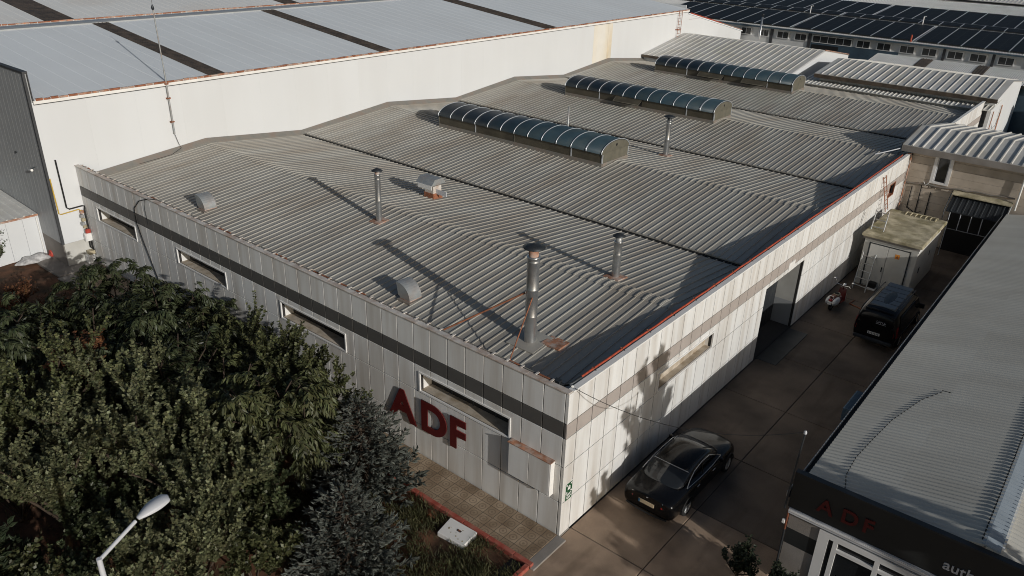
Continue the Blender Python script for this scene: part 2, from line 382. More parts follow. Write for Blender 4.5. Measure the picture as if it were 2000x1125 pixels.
def cut_rects(x0, x1, z0, z1, holes):
    rs = [(x0, x1, z0, z1)]
    for (a, b, c, d) in holes:
        out = []
        for (p, q, r, s) in rs:
            if b <= p or a >= q or d <= r or c >= s: out.append((p, q, r, s)); continue
            if p < a: out.append((p, a, r, s))
            if b < q: out.append((b, q, r, s))
            m0, m1 = max(p, a), min(q, b)
            if r < c: out.append((m0, m1, r, c))
            if d < s: out.append((m0, m1, d, s))
        rs = out
    return [t for t in rs if t[1]-t[0] > .03 and t[3]-t[2] > .03]

# ================================================================== SETTING: ground
g = MB(); g.add([(-400, -300, -.02), (400, -300, -.02), (400, 500, -.02), (-400, 500, -.02)], [(0, 1, 2, 3)], 'asphalt')
structure(g.build('ground'))
y_ = MB(); rng = random.Random(5)
xs = [.03, 2.62, 5.5]; ys = [-30, -24, -18.5, -13, -8, -4.6, .55, 3.9, 7.2, 11.2, 15.2, 19.2, 23.2, 27.2, 31, 33.95]
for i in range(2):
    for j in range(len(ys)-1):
        y_.bbox(xs[i]+.014, xs[i+1]-.014, ys[j]+.014, ys[j+1]-.014, -.015, .03, 'yardlit' if ys[j] < 3 else 'yard', .012)
for j in range(6): y_.bbox(5.5+.014, 30, ys[j]+.014, ys[j+1]-.014, -.015, .03, 'yardlit', .012)
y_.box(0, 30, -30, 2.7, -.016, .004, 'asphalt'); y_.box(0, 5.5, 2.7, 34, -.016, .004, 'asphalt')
structure(y_.build('yard_pavement'))
s_ = MB()
n = 60
for (x0, x1, y0, y1) in [(-60, -.55, -30, -1.62)]:
    nx, ny = 120, 60; vs = []; fs = []
    for j in range(ny+1):
        for i in range(nx+1):
            x = x0+(x1-x0)*i/nx; y = y0+(y1-y0)*j/ny
            e = min(1, (x1-x)/.6, (y1-y)/.6)
            vs.append((x, y, .005+e*(.05+.05*math.sin(x*1.7+y)*math.cos(y*1.3-x*.6)+.02*math.sin(5*x)*math.sin(4.3*y))))
    for j in range(ny):
        for i in range(nx): a = j*(nx+1)+i; fs.append((a, a+1, a+nx+2, a+nx+1))
    s_.add(vs, fs, 'soil', True)
structure(s_.build('garden_soil'))
p_ = MB(); p_.bbox(-30.0, -.06, -1.46, -.03, 0, .09, 'tile', .012); structure(p_.build('tiled_path'))
p_ = MB(); p_.bbox(-.06, .28, -1.62, -.03, 0, .085, 'concrete', .015); p_.bbox(-.055, .03, -.028, .5, 0, .05, 'concrete', .01); structure(p_.build('path_edging'))
p_ = MB(); p_.bbox(-45, -29.3, -2.2, -.05, 0, .16, 'concrete', .02); p_.bbox(-29.3, -27.6, -2.3, -1.5, 0, .10, 'concrete', .02)
structure(p_.build('concrete_apron'))
k_ = MB()
for i in range(26): k_.bbox(-26.5+i*1.0, -25.51+i*1.0, -1.62, -1.465, 0, .17, 'kerb', .015)
k_.bbox(-.5, .16, -1.62, -1.465, 0, .17, 'kerb', .015)
for i in range(8): k_.bbox(-.02+i*.05, .14+i*.05, -2.63-i*1.0, -1.64-i*1.0, 0, .17, 'kerb', .015)
tag(k_.build('kerb_edging'), 'red painted kerb between the tiled path and the garden bed', 'kerb')

# ================================================================== MAIN FACTORY
H = 5.2; L0 = -30.2; D = 54.4
fac = thing('factory_building', 'long low factory with white panel cladding, dark stripe and ribbed sawtooth roof', 'factory', (L0/2, D/2, 0))
# --- front facade (faces -Y)
rows = [0, 1.29, 2.62, 3.64, 4.15, H-.03]
win_a = [(-5.93, -2.1), (-13.55, -9.76), (-21.14, -17.37), (-28.65, -24.88)]
WZ0, WZ1 = 2.70, 3.37
G = .016
def facade(name, axis, u0, u1, pitch, holes, first, sgn):
    mb = MB()
    cols = [u0]; c = first
    while c < u1-.05: cols.append(c); c += pitch
    cols.append(u1)
    for r in range(5):
        for i in range(len(cols)-1):
            hs = [(a-G, b+G, c_-G, d+G) for (a, b, c_, d) in holes]
            for (a, b, z0, z1) in cut_rects(cols[i]+G, cols[i+1]-G, rows[r]+G+(.03 if r == 0 else 0), rows[r+1]-G, hs):
                key = ('stripe' if axis == 'x' else 'stripelit') if r == 3 else 'panel'
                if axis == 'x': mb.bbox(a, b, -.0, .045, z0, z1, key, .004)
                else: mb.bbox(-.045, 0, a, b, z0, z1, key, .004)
    # backing wall with holes
    for (a, b, z0, z1) in cut_rects(u0, u1, 0, H-.04, holes):
        if axis == 'x': mb.box(a, b, .03, .14, z0, z1, 'joint')
        else: mb.box(-.14, -.03, a, b, z0, z1, 'joint')
    return mb.build(name, fac)
holes_a = [(a, b, WZ0, WZ1) for a, b in win_a]
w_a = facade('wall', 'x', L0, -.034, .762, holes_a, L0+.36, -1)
w_a['label'] = 'garden side wall of white panels with stripe in shaded dark tone'
holes_b = [(5.3, 9.28, 2.72, 3.36), (14.08, 18.28, 0, 3.42), (30.9, 31.9, 3.25, 3.95)]
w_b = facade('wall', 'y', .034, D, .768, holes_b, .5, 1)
f = MB()
for (za, zb, kk_) in ((0.03, 3.625, 'panel'), (3.626, 4.16, 'stripelit'), (4.161, H-.04, 'panel')): f.bbox(-.0485, .001, -.001, .0485, za, zb, kk_, .006)
f.build('corner_trim', fac)
w_b['label'] = 'sunlit yard side wall of white panels with stripe in sunlit beige tone'
# windows of the garden side
for (a, b) in win_a:
    f = MB(); t = .055; y0, y1 = -.03, .05
    f.box(a-t, b+t, y0, y1, WZ1, WZ1+t, 'frame'); f.box(a-t, b+t, y0, y1, WZ0-t, WZ0, 'frame')
    f.box(a-t, a, y0, y1, WZ0, WZ1, 'frame'); f.box(b, b+t, y0, y1, WZ0, WZ1, 'frame')
    dpt = .55
    f.box(a-.02, a-.001, y1, dpt, WZ0, WZ1, 'white'); f.box(b+.001, b+.02, y1, dpt, WZ0, WZ1, 'white'); f.box(a, b, y1, dpt, WZ1+.001, WZ1+.02, 'white')
    wf = f.build('window', fac)
    q = MB(); q.box(a, b, y1+.002, dpt, WZ0-.02, WZ0+.012, 'sill'); q.build('sill', wf)
    q = MB(); q.box(a, b, dpt-.03, dpt, WZ0+.013, WZ1, 'winglass')
    for i in range(1, 4): q.box(a+(b-a)*i/4-.025, a+(b-a)*i/4+.025, dpt-.05, dpt-.031, WZ0+.013, WZ1, 'greytrim')
    q.build('pane', wf)
# yard side window
f = MB(); a, b, z0, z1, t = 5.3, 9.28, 2.72, 3.36, .055; X0, X1 = -.05, .03
f.box(X0, X1, a-t, b+t, z1, z1+t, 'frame'); f.box(X0, X1, a-t, b+t, z0-t, z0, 'frame'); f.box(X0, X1, a-t, a, z0, z1, 'frame'); f.box(X0, X1, b, b+t, z0, z1, 'frame')
f.box(-.3, X0, a-.02, a-.001, z0, z1, 'white'); f.box(-.3, X0, b+.001, b+.02, z0, z1, 'white'); f.box(-.3, X0, a, b, z1+.001, z1+.02, 'white')
wf = f.build('window', fac)
q = MB(); q.box(-.3, X0-.002, a, b, z0-.02, z0+.012, 'sill'); q.build('sill', wf)
q = MB(); q.box(-.3, -.27, a, b, z0+.013, z1, 'sill'); q.build('pane', wf)
f = MB(); f.box(-.05, .02, 30.85, 31.95, 3.95, 4.0, 'rust'); f.box(-.05, .02, 30.85, 31.95, 3.2, 3.25, 'rust'); f.box(-.05, .02, 30.85, 30.9, 3.25, 3.95, 'rust'); f.box(-.05, .02, 31.9, 31.95, 3.25, 3.95, 'rust'); f.box(-.3, -.27, 30.9, 31.9, 3.25, 3.95, 'rust'); f.box(-.27, -.05, 30.9, 31.9, 3.24, 3.26, 'rust')
o = f.build('window', fac); o['label'] = 'small rusty framed window'
# gateway
f = MB(); f.box(-1.0, -.145, 18.281, 18.4, 1.25, 3.42, 'kioskwall'); f.box(-1.0, -.145, 18.281, 18.4, 0, 1.25, 'grey'); f.box(-1.0, -.145, 13.96, 14.079, 0, 3.42, 'kioskwall'); f.box(-1.0, -.145, 14.08, 18.28, 3.421, 3.5, 'kioskwall')
f.box(-.144, -.046, 18.281, 18.31, 0, 3.42, 'cap')
dr = f.build('doorway', fac)
q = MB()
for i in range(11): q.bbox(-1.06, -1.0, 14.09+i*.381, 14.09+i*.381+.37, .02, 3.40, 'darkmetal', .01)
q.build('door', dr)
# parapet caps
f = MB()
for i in range(20):
    a = L0+i*1.51
    f.bbox(a+.004, a+1.506, -.035, .17, H-.03, H+.012, 'cap', .006)
f.build('parapet_cap', fac)
f = MB()
for i in range(36): f.bbox(-.17, .03, .176+i*1.506, .176+i*1.506+1.498, H-.03, H+.010, 'white', .006)
f.build('parapet_cap', fac)
# inner faces of parapets (roof upstand) and rear wall
f = MB(); f.box(-.20, -.145, .16, D, 3.9, H-.04, 'roofrust'); f.box(L0, -.21, .145, .19, 3.9, H-.04, 'roofrust'); f.box(L0, -.21, D-.12, D, 0, 4.6, 'kioskwall')
f.build('upstand', fac)
# sawtooth roof: four gables
zr, zv = 5.03, 4.36
ridges = [7.1, 20.65, 34.25, 47.9]; valleys = [.2, 13.5, 27.4, 41.0, 54.25]
for i in range(4):
    y0, yr, y1 = valleys[i], ridges[i], valleys[i+1]
    mb = MB()
    z0 = zv+(.10 if i else .0)
    rib_sheet(mb, L0+.02, -.205, [(y0-.02, z0), (yr-.22, zr-.012), (yr, zr), (yr+.22, zr-.012), (y1+.12, zv-.03)], .333, 'roof', thick=.06)
    ro = mb.build('roof', fac)
    rc = MB()
    n = 10
    # overlapping ridge capping sheets
    for k in range(n):
        a = L0+.05+k*2.99
        rib_sheet(rc, a, a+3.0, [(yr-.30, zr-.012), (yr, zr+.014), (yr+.30, zr-.012)], .333, 'roof', thick=.004, h=.045)
    rc.build('ridge_cap', ro)
    if i:
        gu = MB(); gu.box(L0+.05, -.21, y0-.16, y0+.04, zv-.09, zv+.03, 'black'); gu.build('gutter', ro)
# flashing along the white wall
f = MB()
for i in range(4):
    for (ya, za, yb, zb) in ((valleys[i], zv, ridges[i], zr), (ridges[i], zr, valleys[i+1], zv)):
        f.hexa([(L0+.012, ya, za-.05), (L0+.34, ya, za-.05), (L0+.34, yb, zb-.05), (L0+.012, yb, zb-.05),
                (L0+.012, ya, za+.24), (L0+.34, ya, za+.052), (L0+.34, yb, zb+.052), (L0+.012, yb, zb+.24)], 'roofrust')
f.build('wall_flashing', fac)
# rusty conduit on the front parapet, red pipe on the side parapet
rng = random.Random(3)
f = MB(); pts = []
x = L0+.1
while x < -.4:
    pts.append((x, .245+rng.uniform(-.012, .012), H-.02+rng.uniform(-.015, .015))); x += .6
f.tube(pts, .022, 'roofrust', 6)
for k in range(14):
    a = rng.uniform(L0, -.6); f.tube([(a, .246, H-.012), (a+rng.uniform(.15, .6), .246, H-.012)], .033, 'rust', 6)
x = L0+.3
while x < -.5:
    f.box(x-.03, x+.03, .12, .28, H+.013, H+.035, 'cap'); x += .55
cb = f.build('conduit', None); tag(cb, 'thin rusty conduit clipped along the top of the garden side parapet', 'conduit')
f = MB(); pts = []; yv = .9
while yv < 33.6:
    pts.append((-.245+rng.uniform(-.012, .012), yv, H+.02+rng.uniform(-.012, .012))); yv += .7
f.tube(pts, .036, 'redpipe', 8)
yv = 1.5
while yv < 33:
    f.box(-.29, -.13, yv-.02, yv+.02, H+.011, H+.022, 'darkmetal'); f.lathe([(.045, -.04), (.045, .04)], (-.245, yv, H+.02), 'rust', 8); yv += 1.55
pp = f.build('red_pipe', None); tag(pp, 'red oxide pipe running along the top of the sunlit yard side parapet', 'pipe')
f = MB(); f.tube([(-.24, .9, H+.02), (-.28, .5, H-.02), (-.45, .35, H-.08), (-.9, .3, H-.06)], .05, 'darkmetal', 6); f.tube([(-.3, .45, H-.05), (-.12, .3, H+.03)], .045, 'galv2', 6)
f.box(-.75, -.55, .24, .4, H-.09, H+.03, 'darkmetal')
tag(f.build('pipe_joint'), 'dark joint box and taped elbow at the near roof corner', 'pipe joint')
# downpipe at the far end of the yard wall
f = MB(); f.tube([(-.1, 33.7, H+.03), (.07, 33.78, H+.02), (.09, 33.8, H-.2), (.09, 33.8, .3)], .04, 'rustypatch', 8)
tag(f.build('downpipe'), 'rusty downpipe where the yard wall meets the beige house', 'downpipe')

# ADF letters on the garden side
sg = thing('letter_sign', 'dark red raised ADF letters on the garden side wall', 'sign', (-5.6, 0, 1.3))
for (ch, x, z, sz, sx) in (('A', -7.44, 1.25, 1.60, 1.08), ('D', -6.0, 1.27, 1.60, 1.04), ('F', -4.66, 1.27, 1.60, .98)):
    text_mesh('letter', ch, sz, .035, 'redletter', front_matrix(x+.1, -.075, z), sg, bold=.06, sx=sx)
f = MB()
for x in (-7.0, -6.4, -5.7, -5.2, -4.4):
    f.tube([(x, 0, 1.45), (x, -.06, 1.45)], .012, 'darkmetal', 6)
f.build('fixing_pins', sg)
# electric cabinet
cbx = thing('wall_cabinet', 'flat white double door cabinet with rusty top on the garden side wall near the corner', 'cabinet', (-1.1, -.1, 1.5))
f = MB(); f.box(-1.93, -.36, -.185, -.001, 1.54, 2.71, 'panel'); f.build('body', cbx)
for a in (-1.93, -1.14):
    f = MB(); f.bbox(a+.006, a+.774, -.215, -.186, 1.54, 2.70, 'panel', .005); f.build('door', cbx)
f = MB(); f.box(-1.96, -.33, -.235, -.002, 2.711, 2.735, 'rustypatch'); f.build('top', cbx)
f = MB(); f.box(-.355, -.335, -.21, -.01, 1.50, 2.70, 'white'); f.build('side_trim', cbx)
# assembly-point sign
sn = thing('assembly_point_sign', 'green and white assembly point sign on the sunlit wall at the corner', 'sign', (0, .31, 1.5))
f = MB(); f.box(.001, .012, .135, .495, 1.27, 1.93, 'white'); f.build('backing', sn)
f = MB(); f.box(.0125, .015, .15, .48, 1.285, 1.915, 'green'); f.build('panel', sn)
f = MB()
def arrow(cy, cz, dy, dz):
    d = Vector((dy, dz)).normalized(); nrm = Vector((-d.y, d.x)); c = Vector((cy, cz))
    pts = [c+d*.05, c+nrm*.04-d*.0, c+nrm*.016-d*.0, c+nrm*.016-d*.05, c-nrm*.016-d*.05, c-nrm*.016, c-nrm*.04]
    f.prism([tuple(p) for p in pts], 0, .0155, .0175, 'white')
for (dy, dz) in ((-1, 1), (1, 1), (-1, -1), (1, -1)): arrow(.315-dy*-.115, 1.72+dz*.135, dy*-1*-1*-1, -dz)
def disc(cy, cz, r): f.prism([(cy+r*math.cos(k*.785), cz+r*math.sin(k*.785)) for k in range(8)], 0, .0155, .0175, 'white')
for (dy, hh) in ((-.045, 0), (.045, 0), (0, .03)):
    disc(.315+dy, 1.775+hh, .021); f.prism([(.315+dy-.024, 1.66), (.315+dy+.024, 1.66), (.315+dy+.018, 1.748+hh), (.315+dy-.018, 1.748+hh)], 0, .0155, .0175, 'white')
for k, (ww, zz) in enumerate(((.25, 1.50), (.20, 1.45), (.26, 1.385), (.18, 1.335))):
    f.box(.0155, .0175, .315-ww/2, .315+ww/2, zz, zz+.026, 'white')
f.build('pictogram', sn)
f = MB(); f.box(.001, .03, 16.25, 16.95, 3.47, 3.88, 'white'); tag(f.build('wall_plaque'), 'small blank white plaque above the gateway on the sunlit wall', 'plaque')
f = MB(); f.bbox(.03, .92, 14.3, 18.0, .031, .055, 'darkmetal', .01); tag(f.build('door_mat'), 'dark mat lying on the yard in front of the gateway', 'mat')

# ------------------------------------------------------------------ roof furniture
def roof_z(y):
    for i in range(4):
        if valleys[i] <= y <= valleys[i+1]:
            if y < ridges[i]: return zv+(zr-zv)*(y-valleys[i])/(ridges[i]-valleys[i])
            return zr+(zv-zr)*(y-ridges[i])/(valleys[i+1]-ridges[i])
def flue(name, label, x, y, top, r, capr, collar='rustypatch', plate=.45):
    z0 = roof_z(y)
    t = thing(name, label, 'flue', (x, y, z0), group='metal flues on the ribbed roof')
    hh = top-z0; pipe_top = hh-.42*max(.6, r/.2)
    f = MB(); prof = [(r, 0)]
    z = 0
    while z+.95 < pipe_top:
        z += .95; prof += [(r, z-.03), (r*1.04, z-.015), (r*1.04, z+.015), (r, z+.03)]
    prof += [(r, pipe_top-.06), (r*1.09, pipe_top-.05), (r*1.09, pipe_top), (r*.8, pipe_top+.005)]
    f.lathe(prof, (x, y, z0), 'galv', 24); f.build('pipe', t)
    f = MB(); f.lathe([(r*.78, pipe_top), (r*.78, pipe_top+.20), (r*.72, pipe_top+.20), (r*.72, pipe_top)], (x, y, z0), collar, 20); f.build('collar', t)
    f = MB()
    for k in range(6):
        a = k*math.pi/3; f.tube([(x+r*.7*math.cos(a), y+r*.7*math.sin(a), z0+pipe_top+.18), (x+capr*.55*math.cos(a), y+capr*.55*math.sin(a), z0+hh-.10)], .012, 'darkmetal', 5)
    f.build('cap_bracket', t)
    f = MB(); f.lathe([(0.001, hh), (capr*.55, hh-.055), (capr, hh-.12), (capr*.98, hh-.135), (capr*.5, hh-.09), (.001, hh-.06)], (x, y, z0), 'darkmetal', 24); f.build('cap', t)
    if plate:
        f = MB(); p = plate
        f.hexa([(x-p, y-p, roof_z(y-p)-.02), (x+p, y-p, roof_z(y-p)-.02), (x+p, y+p, roof_z(y+p)-.02), (x-p, y+p, roof_z(y+p)-.02),
                (x-p, y-p, roof_z(y-p)+.052), (x+p, y-p, roof_z(y-p)+.052), (x+p, y+p, roof_z(y+p)+.052), (x-p, y+p, roof_z(y+p)+.052)], 'rustypatch' if r < .2 else 'roof')
        f.build('base_plate', t)
    return t
big = flue('flue', 'tallest and widest flue with braces, on the near roof slope', -3.3, 2.42, 8.02, .20, .36, plate=.55)
f = MB(); f.tube([(-3.5, 2.32, 6.3), (-6.1, .55, roof_z(.55)+.05)], .032, 'rust', 6); f.tube([(-3.15, 2.25, 6.27), (-2.75, .5, roof_z(.5)+.05)], .022, 'rust', 6)
f.build('brace', big)
f = MB(); f.box(-2.9, -2.2, 2.5, 3.1, roof_z(2.8)-.01, roof_z(2.8)+.055, 'rustypatch'); f.build('rusty_sheet', big)
flue('flue', 'slim flue with rusty collar nearest the front of the roof ridge at left', -14.3, 5.75, 7.3, .13, .24, plate=.3)
flue('flue', 'short flue with dark flat cap just behind the first roof ridge', -3.55, 7.85, 6.75, .155, .24, collar='galv2', plate=.33)
flue('flue', 'flue with conical dark cap standing right of the middle skylight', -11.1, 25.0, 7.0, .155, .34, collar='darkmetal', plate=.3)
t = thing('vent_pipe', 'thin bare pipe without cap behind the nearest skylight', 'vent pipe', (-17.9, 24.6, roof_z(24.6)))
f = MB(); f.lathe([(.055, -.05), (.055, 1.75), (.04, 1.75), (.04, 1.6)], (-17.9, 24.6, roof_z(24.6)), 'galv2', 12); f.build('pipe', t)
f = MB(); f.lathe([(.16, .0), (.15, .06), (.06, .08)], (-17.9, 24.6, roof_z(24.6)), 'roofrust', 12); f.build('base_collar', t)

def duct(label, x, y, s):
    z0 = roof_z(y)-.02
    t = thing('duct_elbow', label, 'roof vent', (x, y, z0), group='curved sheet metal roof vents')
    # quarter elbow of rectangular section turning toward -X
    f = MB(); n = 10; W = .42*s; Ri, Ro = .12*s, .82*s; zc = .12*s
    ri = []; cx = x-.42*s
    for k in range(n+1):
        a = k/n*math.pi/2*1.12
        ri.append([(cx+Ro*math.cos(a), z0+zc+Ro*math.sin(a)), (cx+Ri*math.cos(a), z0+zc+Ri*math.sin(a))])
    vs = [(p[0], yy, p[1]) for pr in ri for p in pr for yy in (y-W, y+W)]
    fs = []
    for k in range(n):
        a = k*4; b = a+4
        fs += [(a, a+1, b+1, b), (a+3, a+2, b+2, b+3), (a, b, b+2, a+2), (a+1, a+3, b+3, b+1)]
    f.add(vs, fs, 'galv2'); f.build('hood', t)
    f = MB(); e = ri[-1]; f.add([(e[0][0]+.05, y-W+.01, e[0][1]-.02), (e[0][0]+.05, y+W-.01, e[0][1]-.02), (e[1][0]+.05, y+W-.01, e[1][1]+.0), (e[1][0]+.05, y-W+.01, e[1][1]+.0)], [(0, 1, 2, 3)], 'black'); f.build('opening', t)
    f = MB(); f.box(cx+Ri, cx+Ro, y-W, y+W, z0-.05, z0+zc, 'rustypatch'); f.box(cx+Ri-.08, cx+Ro+.1, y-W-.1, y+W+.1, z0-.05, z0+.055, 'roofrust'); f.build('base_collar', t)
    return t
duct('curved sheet metal vent between the front parapet and the tall flue shadow', -8.45, 2.0, .70)
duct('curved sheet metal vent near the left end of the front roof slope', -21.8, 2.05, .72)
# little roofed vent box
bx, by = -15.25, 10.0; bz = roof_z(by)
t = thing('vent_box', 'small peeling red and white vent box with sheet metal canopy', 'roof vent', (bx, by, bz))
f = MB(); f.box(bx-.32, bx+.32, by-.3, by+.3, bz-.05, bz+.28, 'rust'); f.box(bx-.28, bx+.28, by-.27, by+.27, bz+.28, bz+.62, 'cap'); f.build('body', t)
f = MB(); f.hexa([(bx-.72, by-.45, bz+.70), (bx+.35, by-.45, bz+.70), (bx+.35, by+.5, bz+.70), (bx-.72, by+.5, bz+.70), (bx-.70, by-.2, bz+.96), (bx+.33, by-.2, bz+.96), (bx+.33, by+.3, bz+.96), (bx-.70, by+.3, bz+.96)], 'galv2'); f.build('canopy', t)
f = MB(); f.box(bx-.55, bx+.36, by-.475, by-.452, bz+.52, bz+.72, 'white'); f.build('front_flap', t)
f = MB(); f.box(bx+.30, bx+.95, by-.1, by-.06, bz+.25, bz+.48, 'lampgrey'); f.build('side_flap', t)
f = MB(); f.tube([(bx-.28, by-.28, bz+.1), (bx-.5, by-.35, bz+.06), (bx-.75, by-.2, bz+.03), (bx-.9, by-.38, bz+.03)], .012, 'cream', 5); f.build('wire', t)

def skylight(label, x0, x1, yc, flaps):
    z0 = roof_z(yc)-.12
    t = thing('skylight', label, 'skylight', ((x0+x1)/2, yc, z0), group='barrel vault rooflights on the ribbed roof')
    hw = 1.28; zb = z0+.12; zs = zb+.60; rise = .58
    def arc(k, n, rr=0): 
        a = math.pi*k/n; return (yc-(hw+.10+rr)*math.cos(a), zs+(rise+rr)*math.sin(a))
    f = MB(); N = 18
    vs = []; 
    for x in (x0, x1):
        vs += [(x, *arc(k, N)) for k in range(N+1)] + [(x, *arc(k, N, -.03)) for k in range(N+1)]
    M_ = 2*(N+1); fs = []
    for k in range(N):
        fs += [(k, k+1, M_+k+1, M_+k), (N+1+k+1, N+1+k, M_+N+1+k, M_+N+1+k+1), (k, N+1+k, N+2+k, k+1), (M_+k+1, M_+N+2+k, M_+N+1+k, M_+k)]
    f.add(vs, fs, 'poly', True); f.build('vault', t)
    nb = 12
    for i in range(nb+1):
        xx = x0+(x1-x0)*i/nb
        f = MB(); f.tube([(xx, *arc(k, 16, .008)) for k in range(17)], .024, 'alu', 6); f.build('hoop', t)
    if True:
        f = MB(); xx = x1-.95; f.tube([(xx-.1, *arc(k, 16, .008)) for k in range(17)], .02, 'alu', 6); f.build('hoop', t)
    for s in (-1, 1):
        f = MB(); yw = yc+s*hw
        f.box(x0+.03, x1-.03, yw-.012, yw+.012, zb+.1, zs, 'polyside'); f.build('side_panel', t)
    f = MB()
    for s in (-1, 1):
        yw = yc+s*hw
        f.box(x0-.02, x1+.02, yw-.05, yw+.05, zb-.25, zb+.1, 'roofrust')
        f.box(x0, x1, yw-.03, yw+.03, zs-.03, zs+.02, 'greytrim')
        for i in (0, 3, 6, 10, 12) if s < 0 else (0, 4, 8, 12):
            xx = x0+(x1-x0)*i/12; f.box(xx-.035, xx+.035, yw-.032, yw+.032, zb+.1, zs-.03, 'alu' if i in (3, 10, 12) else 'polyend')
    for xx in (x0, x1):
        f.box(xx-.05, xx+.05, yc-hw, yc+hw, zb-.25, zb+.1, 'roofrust')
    f.build('frame', t)
    for xx in (x0, x1):
        f = MB(); poly = [(yc-hw, zb+.1)] + [arc(k, 16, -.04) for k in range(17)] + [(yc+hw, zb+.1)]
        f.prism(poly, 0, xx-.015, xx+.015, 'polyend')
        f.prism([(yc+.05+.09*math.cos(k*.785), zs+.30+.08*math.sin(k*.785)) for k in range(8)], 0, xx-.02, xx+.02, 'black')
        f.box(xx-.03, xx+.03, yc-hw, yc+hw, zs-.02, zs+.02, 'polyend')
        f.build('end_panel', t)
    for (fa, fb) in flaps:
        yw = yc-hw
        f = MB(); f.hexa([(fa, yw-.50, zb+.26), (fb, yw-.50, zb+.26), (fb, yw-.05, zs-.06), (fa, yw-.05, zs-.06), (fa, yw-.48, zb+.285), (fb, yw-.48, zb+.285), (fb, yw-.05, zs-.03), (fa, yw-.05, zs-.03)], 'polyside')
        f.tube([(fa, yw-.5, zb+.27), (fb, yw-.5, zb+.27), (fb, yw-.05, zs-.04), (fa, yw-.05, zs-.04), (fa, yw-.5, zb+.27)], .02, 'polyend', 5)
        f.box(fa, fb, yw-.02, yw-.0125, zb+.1, zs-.05, 'black')
        f.build('flap', t)
    return t
skylight('nearest barrel vault skylight, all side flaps closed', -24.0, -11.85, 20.65, [])
skylight('middle barrel vault skylight with one side flap open', -24.2, -12.1, 34.3, [(-19.7, -17.6)])
skylight('farthest barrel vault skylight with two side flaps open', -24.5, -12.2, 48.0, [(-20.2, -18.0), (-16.3, -14.2)])

# cable from the roof down the garden side
f = MB(); f.tube([(-22.6, .2, 5.22), (-23.0, -.03, 5.22), (-23.9, -.03, 4.9), (-24.5, -.03, 4.4), (-24.55, -.03, 3.7), (-24.2, -.03, 2.85), (-23.75, -.03, 1.9), (-23.4, -.04, 1.2), (-23.5, -.08, .7), (-24.1, -.3, .35), (-25, -.6, .12)], .022, 'black', 6)
f.tube([(-22.8, .1, 5.21), (-23.3, -.02, 5.1), (-23.5, -.02, 4.6), (-23.4, -.02, 3.9)], .009, 'darkmetal', 5)
tag(f.build('black_cable'), 'black cable looping down the garden side wall', 'cable')

# ================================================================== WHITE WAREHOUSE (left / behind)
wh = thing('white_warehouse', 'large white warehouse with pale blue roof and dark strips left of the factory', 'warehouse', (-45, 30, 0))
WX = L0-.01; WY0 = -1.32; WY1 = 62.7; EZ = 8.45
f = MB()
n = 20
for i in range(n):
    a = WY0+(47.6-WY0)*i/n; b = WY0+(47.6-WY0)*(i+1)/n
    f.bbox(WX-.06, WX, a+.0006, b-.0006, 1.35, EZ, 'whitewall', .001)
for i in range(6):
    a = 48.3+(WY1-48.3)*i/6; b = 48.3+(WY1-48.3)*(i+1)/6
    f.bbox(WX-.06, WX, a+.0006, b-.0006, 1.35, EZ, 'whitewall', .001)
f.box(WX-.2, WX-.065, WY0+.06, WY1, .0, EZ, 'whitewall')
o = f.build('wall', wh); o['label'] = 'long white sheet wall'
f = MB(); f.box(WX-.06, WX+.02, 47.61, 48.29, 1.35, EZ, 'ochre'); f.box(WX-.06, WX+.006, 45.3, 47.609, 1.35, EZ-.02, 'ochrelight'); o = f.build('wall', wh); o['label'] = 'ochre stained strip of wall'
f = MB(); f.box(WX-.06, WX+.008, WY0, -.05, 0, 1.345, 'kioskwall'); f.build('plinth', wh)
f = MB()
for i in range(46):
    a = -32.0-.0-i*.48
    f.bbox(a-.476, a, WY0-.05, WY0, 1.35, 9.80, 'grey', .008)
f.box(-54.1, -32.0, WY0, WY0+.1, 0, 9.8, 'grey'); 
for i in range(4):
    a = -30.27-i*.432; f.bbox(a-.428, a, WY0-.05, WY0, 1.35, 9.80, 'grey', .008)
f.box(-32.0, -30.27, WY0, WY0+.1, 0, 9.8, 'grey')
o = f.build('wall', wh); o['label'] = 'grey end wall with vertical cladding'
f = MB(); f.box(-54.1, -30.15, WY0-.09, WY0+.14, 9.81, 9.90, 'greytrim'); f.hexa([(-30.26, WY0-.10, 1.35), (-30.16, WY0-.10, 1.35), (-30.16, WY0+.02, 1.35), (-30.26, WY0+.02, 1.35), (-30.26, WY0-.10, 9.8), (-30.16, WY0-.10, 9.8), (-30.16, WY0+.02, 9.8), (-30.26, WY0+.02, 9.8)], 'greytrim')
f.box(-30.3, -30.17, WY0+.101, WY0+.14, EZ, 9.8, 'greytrim'); f.build('parapet_trim', wh)
f = MB(); f.box(-54, -30.27, WY0-.03, WY0-.0, 0, 1.34, 'concrete'); f.build('plinth', wh)
